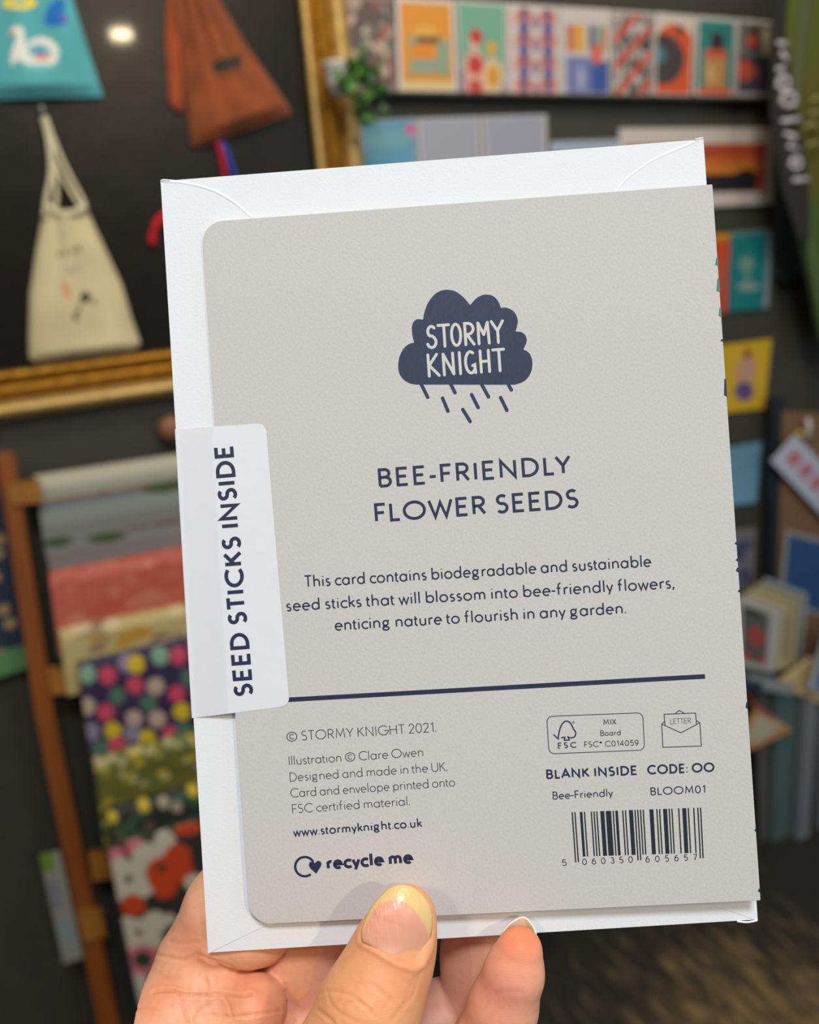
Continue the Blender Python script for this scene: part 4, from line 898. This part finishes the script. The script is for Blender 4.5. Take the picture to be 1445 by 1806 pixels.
for j in range(NV + 1):
    v = j / NV; v = v - .9 * math.sin(4 * math.pi * v) / (4 * math.pi) if False else (.5 - .5 * math.cos(math.pi * v)) * .8 + .2 * v
    # rounded corners on the right: shorten the row near the top and the bottom
    dy = min(v, 1 - v) * Ht; cut = rr_ - math.sqrt(max(0, rr_ ** 2 - (rr_ - dy) ** 2)) if dy < rr_ else 0
    for i in range(NU + 1):
        u = i / NU * (1 - cut / Wt); p = sgrid(u, v)
        h = stick_h(p)
        h += .02 * math.sin(v * 17 + u * 5) * u + .14 * math.exp(-((v - .53) / .016) ** 2) * max(0, u - .85) / .15 + .10 * math.exp(-((v - .97) / .05) ** 2) * max(0, u - .8) / .2
        V.append((*CARD.mm(*p, h), h))
for j in range(NV):
    for i in range(NU): a = j * (NU + 1) + i; Fc.append((a, a + NU + 1, a + NU + 2, a + 1))
# fold over the left edge and down to the hidden side
b0 = len(V); lead = [V[j * (NU + 1)] for j in range(NV + 1)]
for k, (dx, dz) in enumerate(((-.16, -.06), (-.24, -.3), (-.18, -.9), (.1, -1.12), (18, -1.12))):
    for (x, y, z_) in lead: V.append((x + dx, y, z_ + dz))
for k in range(5):
    for j in range(NV):
        a0 = (j * (NU + 1), (j + 1) * (NU + 1)) if k == 0 else (b0 + (k - 1) * (NV + 1) + j, b0 + (k - 1) * (NV + 1) + j + 1)
        Fc.append((a0[0], b0 + k * (NV + 1) + j, b0 + k * (NV + 1) + j + 1, a0[1]))
o = mesh('label_sheet', np.array(V) * 1e-3, Fc, STICKM, sk, smooth=True, world=False)
lt = text('SEED STICKS INSIDE', (447.5, 1227), (411.4, 784), 34.5, .185, INK, o, z=.05)
for v_ in lt.data.vertices:                     # the print follows the bend of the sheet
    q = CARD.o + (CARD.a * v_.co.x + CARD.b * v_.co.y); pp = (CX + F * q[0] / -q[2], CY - F * q[1] / -q[2]); v_.co.z = stick_h(pp) * 1e-3 + (v_.co.z - .00005) + .00006

# ---------------------------------------------------------------- the hand
def hp_(px, py, h): return np.array((*CARD.mm(px, py, h), h))
VOX = .5
lo = np.array((-78., -190., -50.)); hi = np.array((58., -60., 36.)); dims = np.ceil((hi - lo) / VOX).astype(int)
gx = (lo[0] + VOX * np.arange(dims[0])).astype(np.float32)[:, None, None]; gy = (lo[1] + VOX * np.arange(dims[1])).astype(np.float32)[None, :, None]; gz = (lo[2] + VOX * np.arange(dims[2])).astype(np.float32)[None, None, :]
def cone(a, b, ra, rb):
    a = a.astype(np.float32); b = b.astype(np.float32); d = b - a; L2 = float(d @ d)
    x, y, z = gx - a[0], gy - a[1], gz - a[2]; t = np.clip((x * d[0] + y * d[1] + z * d[2]) / L2, 0, 1)
    return np.sqrt((x - t * d[0]) ** 2 + (y - t * d[1]) ** 2 + (z - t * d[2]) ** 2) - (ra + (rb - ra) * t)
def smin(a, b, k):
    h = np.maximum(k - np.abs(a - b), 0) / k; return np.minimum(a, b) - h * h * k * .25
def chain(pts, k=1.5):
    d = None
    for (a, b) in zip(pts[:-1], pts[1:]):
        c = cone(hp_(*a[:3]), hp_(*b[:3]), a[3], b[3]); d = c if d is None else smin(d, c, k)
    return d
# thumb: tip on the card, running down out of the frame to the ball of the thumb and the wrist
thumb = chain([(719, 1612, 5.6, 5.5), (704, 1652, 6.6, 7.1), (684, 1705, 8.2, 8.3), (652, 1780, 11.0, 9.7), (610, 1880, 14, 10.3), (560, 2010, 13, 11.5), (470, 2190, 4, 15)], 3)
palm = chain([(560, 2030, 0, 15), (420, 2250, -12, 24), (430, 2500, -16, 24), (430, 2640, -18, 22)], 8)
palm = smin(palm, chain([(800, 2080, -8, 14), (620, 2300, -16, 22)], 6), 8)
# web of the index finger and its base, then the finger bending away behind the envelope
base = chain([(358, 1742, -10.5, 9.0), (318, 1810, -9, 12.6), (335, 1960, -8, 17), (400, 2150, -10, 21)], 4)
base = smin(base, chain([(448, 1778, -6, 7.0), (410, 1880, -6, 12), (440, 2000, -6, 15)], 4), 5)
index = chain([(320, 1800, -12.5, 9.4), (348, 1700, -14.5, 9.0), (394, 1600, -13.2, 8.5), (470, 1480, -12.6, 8.0), (520, 1340, -11.5, 7.0), (545, 1250, -10.6, 6.0)], 2)
fold = chain([(380, 1664, -8.4, 4.6), (440, 1656, -9.2, 5.6), (462, 1652, -10.2, 6.0)], 2)
middle = chain([(720, 2050, -12, 11), (575, 1790, -22, 11), (530, 1684, -19, 10.2), (600, 1480, -14, 8), (650, 1330, -13, 7), (670, 1250, -12, 6.2)], 2)
ring = chain([(820, 2080, -12, 11), (850, 1860, -20, 10.5), (858, 1690, -19, 10.2), (840, 1540, -15.5, 8), (830, 1420, -13.2, 6.6), (838, 1360, -12.8, 5.8)], 2)
little = chain([(917, 1676, 2.8, 4.6), (907, 1716, 2.4, 5.7), (888, 1775, 1.0, 6.7), (862, 1850, -1, 7.6), (820, 1960, -6, 9), (760, 2100, -10, 13)], 2.5)
web = chain([(500, 1800, -13, 6), (620, 1830, -16, 9), (790, 1800, -19, 9)], 5)
F3 = smin(palm, base, 5)
F3 = smin(F3, index, 2.2); F3 = smin(F3, fold, .7)
F3 = smin(F3, web, 3); F3 = smin(F3, middle, 1.0); F3 = smin(F3, ring, 1.0); F3 = smin(F3, thumb, 1.6); F3 = smin(F3, little, 1.2)
import openvdb as vdb
g_ = vdb.FloatGrid(2.0); g_.copyFromArray(np.clip(F3, -2, 2).astype(np.float32)); PV, PQ = g_.convertToQuads(isovalue=0.0)
PV = np.array(PV, float) * VOX + lo; PQ = np.array(PQ)
del thumb, palm, base, index, fold, middle, ring, little, web
# surface normals from the field
G = np.gradient(F3, VOX); ijk = np.clip(np.round((PV - lo) / VOX).astype(int), 1, dims - 2)
N3 = np.stack([g[ijk[:, 0], ijk[:, 1], ijk[:, 2]] for g in G], 1); N3 /= np.linalg.norm(N3, axis=1)[:, None] + 1e-9
del G, F3
# photo position of every vertex, used only to place the creases of the skin
pc_ = CARD.o[None] + (PV[:, 0:1] * CARD.a + PV[:, 1:2] * CARD.b + PV[:, 2:3] * CARD.n) * 1e-3
PX = CX + F * pc_[:, 0] / -pc_[:, 2]; PY = CY - F * pc_[:, 1] / -pc_[:, 2]; FRONT = np.clip(N3[:, 2] * 2, 0, 1)
def dist(poly_):
    D = np.full(len(PX), 1e9); P = np.array(poly_, float)
    for a, b in zip(P[:-1], P[1:]):
        d = b - a; t = np.clip(((PX - a[0]) * d[0] + (PY - a[1]) * d[1]) / (d @ d), 0, 1); D = np.minimum(D, np.hypot(PX - a[0] - t * d[0], PY - a[1] - t * d[1]))
    return D
def inside(poly_):
    P = np.array(poly_, float); r = np.zeros(len(PX), bool)
    for a, b in zip(P, np.roll(P, -1, 0)):
        c = ((a[1] > PY) != (b[1] > PY)); xx = (b[0] - a[0]) * (PY - a[1]) / (b[1] - a[1] + 1e-12) + a[0]; r ^= c & (PX < xx)
    return r
def z1(pts): return [(560 + x / 3.284, 1540 + y / 3.284) for x, y in pts]
def z2(pts): return [(200 + x / 3.284, 1540 + y / 3.284) for x, y in pts]
nail = z1(cat([(262, 392), (258, 330), (282, 262), (310, 205), (352, 152), (405, 98), (470, 68), (540, 78), (598, 118), (640, 170), (660, 230), (664, 300), (650, 385), (622, 470), (578, 535), (500, 520), (430, 490), (350, 440), (290, 408), (262, 392)], 3))
zone_t = (PV[:, 2] > 2) & (PX > 520) & (PX < 800)      # thumb
disp = np.zeros(len(PX)); red = np.zeros(len(PX)); blotch = np.zeros(len(PX))
ins = inside(nail) & zone_t; dn = dist(nail)
disp += np.where(ins, -.85 * np.clip(dn / 5, 0, 1), 0) + np.where(~ins & zone_t & (PY > 1622), .38 * np.exp(-((dn - 6) / 5) ** 2), 0) * FRONT
creases = [  # (polyline, depth mm, half width px, zone)
 (z1(cat([(0, 700), (60, 682), (150, 690), (220, 720), (300, 790), (330, 830)], 4)), .22, 2.8, zone_t),
 (z1(cat([(60, 684), (72, 740), (110, 790), (170, 830), (230, 860), (300, 874)], 4)), .14, 2.6, zone_t),
 (z1(cat([(150, 760), (200, 740), (260, 760), (310, 800)], 4)), .18, 2.4, zone_t),
 (z1(cat([(0, 790), (60, 830), (100, 874)], 4)), .3, 2.6, zone_t),
 (z1(cat([(130, 830), (160, 800), (140, 760)], 4)), .10, 2.2, zone_t),
 (z1(cat([(225, 640), (300, 640), (370, 690), (420, 740)], 4)), .12, 4, zone_t),
 (z1(cat([(600, 560), (570, 640), (540, 720), (470, 800), (430, 860)], 4)), .16, 3, zone_t),
 (z1(cat([(560, 600), (520, 700), (500, 760)], 4)), .14, 3, zone_t),
 (z1(cat([(262, 400), (220, 450), (160, 500), (110, 560)], 4)), .13, 3, zone_t)]
pz = (PV[:, 2] > -16) & (PX < 560) & ~zone_t
for p_, d_, w_ in [([(250, 470), (340, 490), (420, 500), (480, 470), (560, 500), (640, 545), (720, 570), (860, 590)], .25, 3.2), ([(230, 690), (330, 680), (400, 700), (500, 708), (620, 700), (740, 712), (800, 700)], .42, 3.0),
                   ([(380, 700), (400, 760), (420, 820), (440, 874)], .32, 3.0), ([(560, 820), (680, 830), (800, 820), (990, 790)], .26, 2.6), ([(640, 700), (670, 760), (690, 830)], .2, 2.6),
                   ([(995, 640), (1000, 720), (1000, 800), (990, 874)], .38, 3.2), ([(540, 560), (560, 640), (560, 700)], .16, 4), ([(330, 400), (420, 405), (500, 400)], .14, 3), ([(470, 870), (500, 800), (560, 760)], .2, 3),
                   ([(1020, 790), (1060, 840), (1050, 874)], .2, 3), ([(580, 500), (640, 520), (700, 545)], .16, 3), ([(220, 560), (300, 600), (380, 600)], .12, 4), ([(100, 800), (170, 780), (260, 790)], .14, 3)]:
    creases.append((z2(cat(p_, 4)), d_ * 1.25, w_ * .85, pz))
lz = (PX > 780) & (PV[:, 2] > -8)
for p_, d_, w_ in [([(800, 760), (780, 800), (700, 860)], .2, 3), ([(1040, 700), (1100, 680), (1180, 690)], .10, 4)]: creases.append((z1(cat(p_, 4)), d_, w_, lz))
for p_, d_, w_, zn in creases:
    dd = dist(p_); e = np.exp(-(dd / w_) ** 2) * zn * FRONT; disp -= d_ * e; disp += .35 * d_ * np.exp(-((dd - 2.2 * w_) / (1.2 * w_)) ** 2) * zn * FRONT; red += e * min(1, d_ * 1.7)
PV2 = PV + N3 * disp[:, None]
# skin colour: rosier finger tips and palm creases, warmer yellow thumb
base_c = np.array((232, 180, 148), float)[None].repeat(len(PX), 0)
def blend(c, w_): 
    global base_c
    w_ = np.clip(w_, 0, 1)[:, None]; base_c = base_c * (1 - w_) + np.array(c, float) * w_
gau = lambda x, y, r: np.exp(-(((PX - x) ** 2 + (PY - y) ** 2) / r ** 2))
blend((226, 160, 110), zone_t * .85); blend((228, 158, 122), gau(700, 1700, 50) * zone_t * .5); blend((226, 150, 104), gau(712, 1745, 50) * zone_t * .5)
blend((240, 150, 118), (PX > 780) * (PV[:, 2] > -8) * .35); blend((236, 128, 92), gau(925, 1655, 40) * lz * .9); blend((222, 140, 138), gau(890, 1745, 46) * lz * .5)
blend((236, 166, 130), pz * .4); blend((236, 170, 122), gau(520, 1730, 90) * pz * .4)
for x, y, r in ((445, 1745, 30), (300, 1740, 30), (260, 1775, 30), (345, 1690, 26), (400, 1770, 30), (470, 1780, 30), (330, 1650, 30)): blend((228, 128, 94), gau(x, y, r) * .36 * pz)
blend((214, 150, 146), ((PV[:, 2] < -9) & (PX > 480)) * .35)
nz_ = np.sin(PV[:, 0] * 1.7 + np.sin(PV[:, 1] * 1.3) * 2) * np.sin(PV[:, 1] * 1.1 + np.sin(PV[:, 0] * .9) * 2); blend((224, 136, 104), (nz_ > 0) * nz_ * .25)
blend((206, 110, 76), red * .34)
SKIN = mat('skin', attr=True, rough=.5, sss=.55, spec=.4)
nt = SKIN.node_tree; b = nt.nodes['Principled BSDF']; tc = nt.nodes.new('ShaderNodeTexCoord')
wv = nt.nodes.new('ShaderNodeTexVoronoi'); wv.inputs['Scale'].default_value = 1500; wv.feature = 'DISTANCE_TO_EDGE'
n2 = nt.nodes.new('ShaderNodeTexNoise'); n2.inputs['Scale'].default_value = 500; n2.inputs['Detail'].default_value = 5
wa = nt.nodes.new('ShaderNodeTexWave'); wa.inputs['Scale'].default_value = 620; wa.inputs['Distortion'].default_value = 4; wa.inputs['Detail'].default_value = 2; wa.inputs['Detail Scale'].default_value = .3; wa.bands_direction = 'Y'
a1 = nt.nodes.new('ShaderNodeMath'); a1.operation = 'MULTIPLY_ADD'; a1.inputs[1].default_value = .12
for s_ in (wv, n2, wa): nt.links.new(tc.outputs['Object'], s_.inputs['Vector'])
nt.links.new(wa.outputs['Fac'], a1.inputs[0]); nt.links.new(n2.outputs[0], a1.inputs[2])
bp = nt.nodes.new('ShaderNodeBump'); bp.inputs['Strength'].default_value = .32; bp.inputs['Distance'].default_value = .00016
nt.links.new(a1.outputs[0], bp.inputs['Height']); nt.links.new(bp.outputs[0], b.inputs['Normal'])
hand = empty('hand', matrix=CARD.matrix())
tag(hand, 'bare left hand with long thumb nail, holding the card and envelope', 'hand')
skin = mesh('skin', PV2 * 1e-3, PQ[:, ::-1] if False else PQ, SKIN, hand, cols=lin(np.clip(base_c, 0, 255)), smooth=True, world=False)
# check the winding against the field normals
p_ = skin.data.polygons[len(skin.data.polygons) // 2]; nn_ = N3[p_.vertices[0]]
if Vector(nn_) @ p_.normal < 0: skin.data.flip_normals()
skin.modifiers.new('smooth', 'CORRECTIVE_SMOOTH') if False else None
# nails
NAILM = mat('finger_nail', attr=True, rough=.34, sss=.25, spec=.45, coat=.1)
nt = NAILM.node_tree; b = nt.nodes['Principled BSDF']; tc = nt.nodes.new('ShaderNodeTexCoord'); mp = nt.nodes.new('ShaderNodeMapping'); mp.inputs['Rotation'].default_value = (0, 0, .37); mp.inputs['Scale'].default_value = (1, .06, 1)
nz = nt.nodes.new('ShaderNodeTexNoise'); nz.inputs['Scale'].default_value = 1400; bp = nt.nodes.new('ShaderNodeBump'); bp.inputs['Strength'].default_value = .8; bp.inputs['Distance'].default_value = .0002
nt.links.new(tc.outputs['Object'], mp.inputs[0]); nt.links.new(mp.outputs[0], nz.inputs['Vector']); nt.links.new(nz.outputs[0], bp.inputs['Height']); nt.links.new(bp.outputs[0], b.inputs['Normal'])
def spt(Pn, q):  # inside test for one polygon, arrays
    P = np.array(Pn); r = np.zeros(q.shape[:-1], bool)
    for a, b_ in zip(P, np.roll(P, -1, 0)):
        c = ((a[1] > q[..., 1]) != (b_[1] > q[..., 1])); xx = (b_[0] - a[0]) * (q[..., 1] - a[1]) / (b_[1] - a[1] + 1e-12) + a[0]; r ^= c & (q[..., 0] < xx)
    return r
def pdist(Pn, q):
    D = np.full(q.shape[:-1], 1e9); P = np.array(Pn)
    for a, b_ in zip(P, np.roll(P, -1, 0)):
        d = b_ - a; L = d @ d
        if L < 1e-9: continue
        t = np.clip(((q - a) @ d) / L, 0, 1); D = np.minimum(D, np.linalg.norm(q - a - t[..., None] * d, axis=-1))
    return D
nailp = np.array(nail); ctr = nailp.mean(0); ax = nrm((.36, -.933)); sx_ = np.array((-ax[1], ax[0]))
V = []; cols = []; Fc = []; NR, NA = 26, len(nailp) - 1
bed = z1(cat([(270, 392), (268, 340), (292, 285), (322, 225), (360, 185), (410, 162), (470, 156), (530, 182), (580, 236), (618, 300), (640, 360), (640, 410), (622, 470), (578, 535), (500, 520), (430, 490), (350, 440), (290, 408), (270, 392)], 3))
for i in range(NR + 1):
    f_ = i / NR
    for j in range(NA):
        q = ctr + (nailp[j] - ctr) * f_; s = (q - ctr) @ sx_ / 62; t_ = (q - ctr) @ ax / 62
        h = 13.15 + (-2.6 * s * s) - 1.9 * max(t_, 0) ** 1.6 * 1.0 - .6 * min(t_, 0) ** 2 + .9 * min(t_, 0) * -1 - 1.0 * t_ - .15 * max(0, f_ - .93) / .07
        V.append((*CARD.mm(*q, h), h))
        di = float(pdist(bed, np.array(q))); inb = bool(spt(bed, np.array(q)))
        wb = np.clip(.5 + (di if inb else -di) / 3.0, 0, 1)
        pink = np.array((232, 164, 138.)); lun = math.exp(-(((q[0] - 690) / 22) ** 2 + ((q[1] - 1676) / 11) ** 2)); pink = pink * (1 - .45 * lun) + np.array((244, 206, 192)) * .45 * lun
        free = np.array((230, 192, 128.)); cols.append(lin(pink * wb + free * (1 - wb)))
for i in range(NR):
    for j in range(NA): Fc.append((i * NA + j, i * NA + (j + 1) % NA, (i + 1) * NA + (j + 1) % NA, (i + 1) * NA + j))
tn = mesh('thumb_nail', np.array(V) * 1e-3, Fc, NAILM, hand, cols=np.array(cols), smooth=True, world=False)
s_ = tn.modifiers.new('solid', 'SOLIDIFY'); s_.thickness = .00035; s_.offset = 0
tn['label'] = 'long thumb nail with a pink bed and a yellowish free edge'
if tn.data.polygons[50].normal.z < 0: tn.data.flip_normals()
# little finger nail: seen from the pad side, its rim standing out past the tip
outer = cat(z1([(1060, 395), (1078, 335), (1112, 292), (1160, 260), (1200, 253), (1235, 282), (1262, 330), (1272, 395)]), 6)
inner = cat(z1([(1080, 430), (1090, 372), (1122, 335), (1160, 318), (1200, 318), (1230, 345), (1248, 385), (1250, 430)]), 6)
V = []; Fc = []; n_ = len(outer)
for r_ in range(9):
    f_ = r_ / 8
    for j in range(n_):
        s = j / (n_ - 1) * 2 - 1; q = np.array(outer[j]) * (1 - f_) + np.array(inner[j]) * f_; h = -1.2 + 3.2 * s * s - 1.3 * f_ + (1.2 * f_ * s * s)
        V.append((*CARD.mm(*q, h), h))
for r_ in range(8):
    for j in range(n_ - 1): Fc.append((r_ * n_ + j, (r_ + 1) * n_ + j, (r_ + 1) * n_ + j + 1, r_ * n_ + j + 1))
ln = mesh('finger_nail', np.array(V) * 1e-3, Fc, NAILM, hand, cols=np.array([lin((246, 238, 216))] * len(V)), smooth=True, world=False)
s_ = ln.modifiers.new('solid', 'SOLIDIFY'); s_.thickness = .00035; s_.offset = 0
ln['label'] = 'pale nail rim showing past the finger tip'
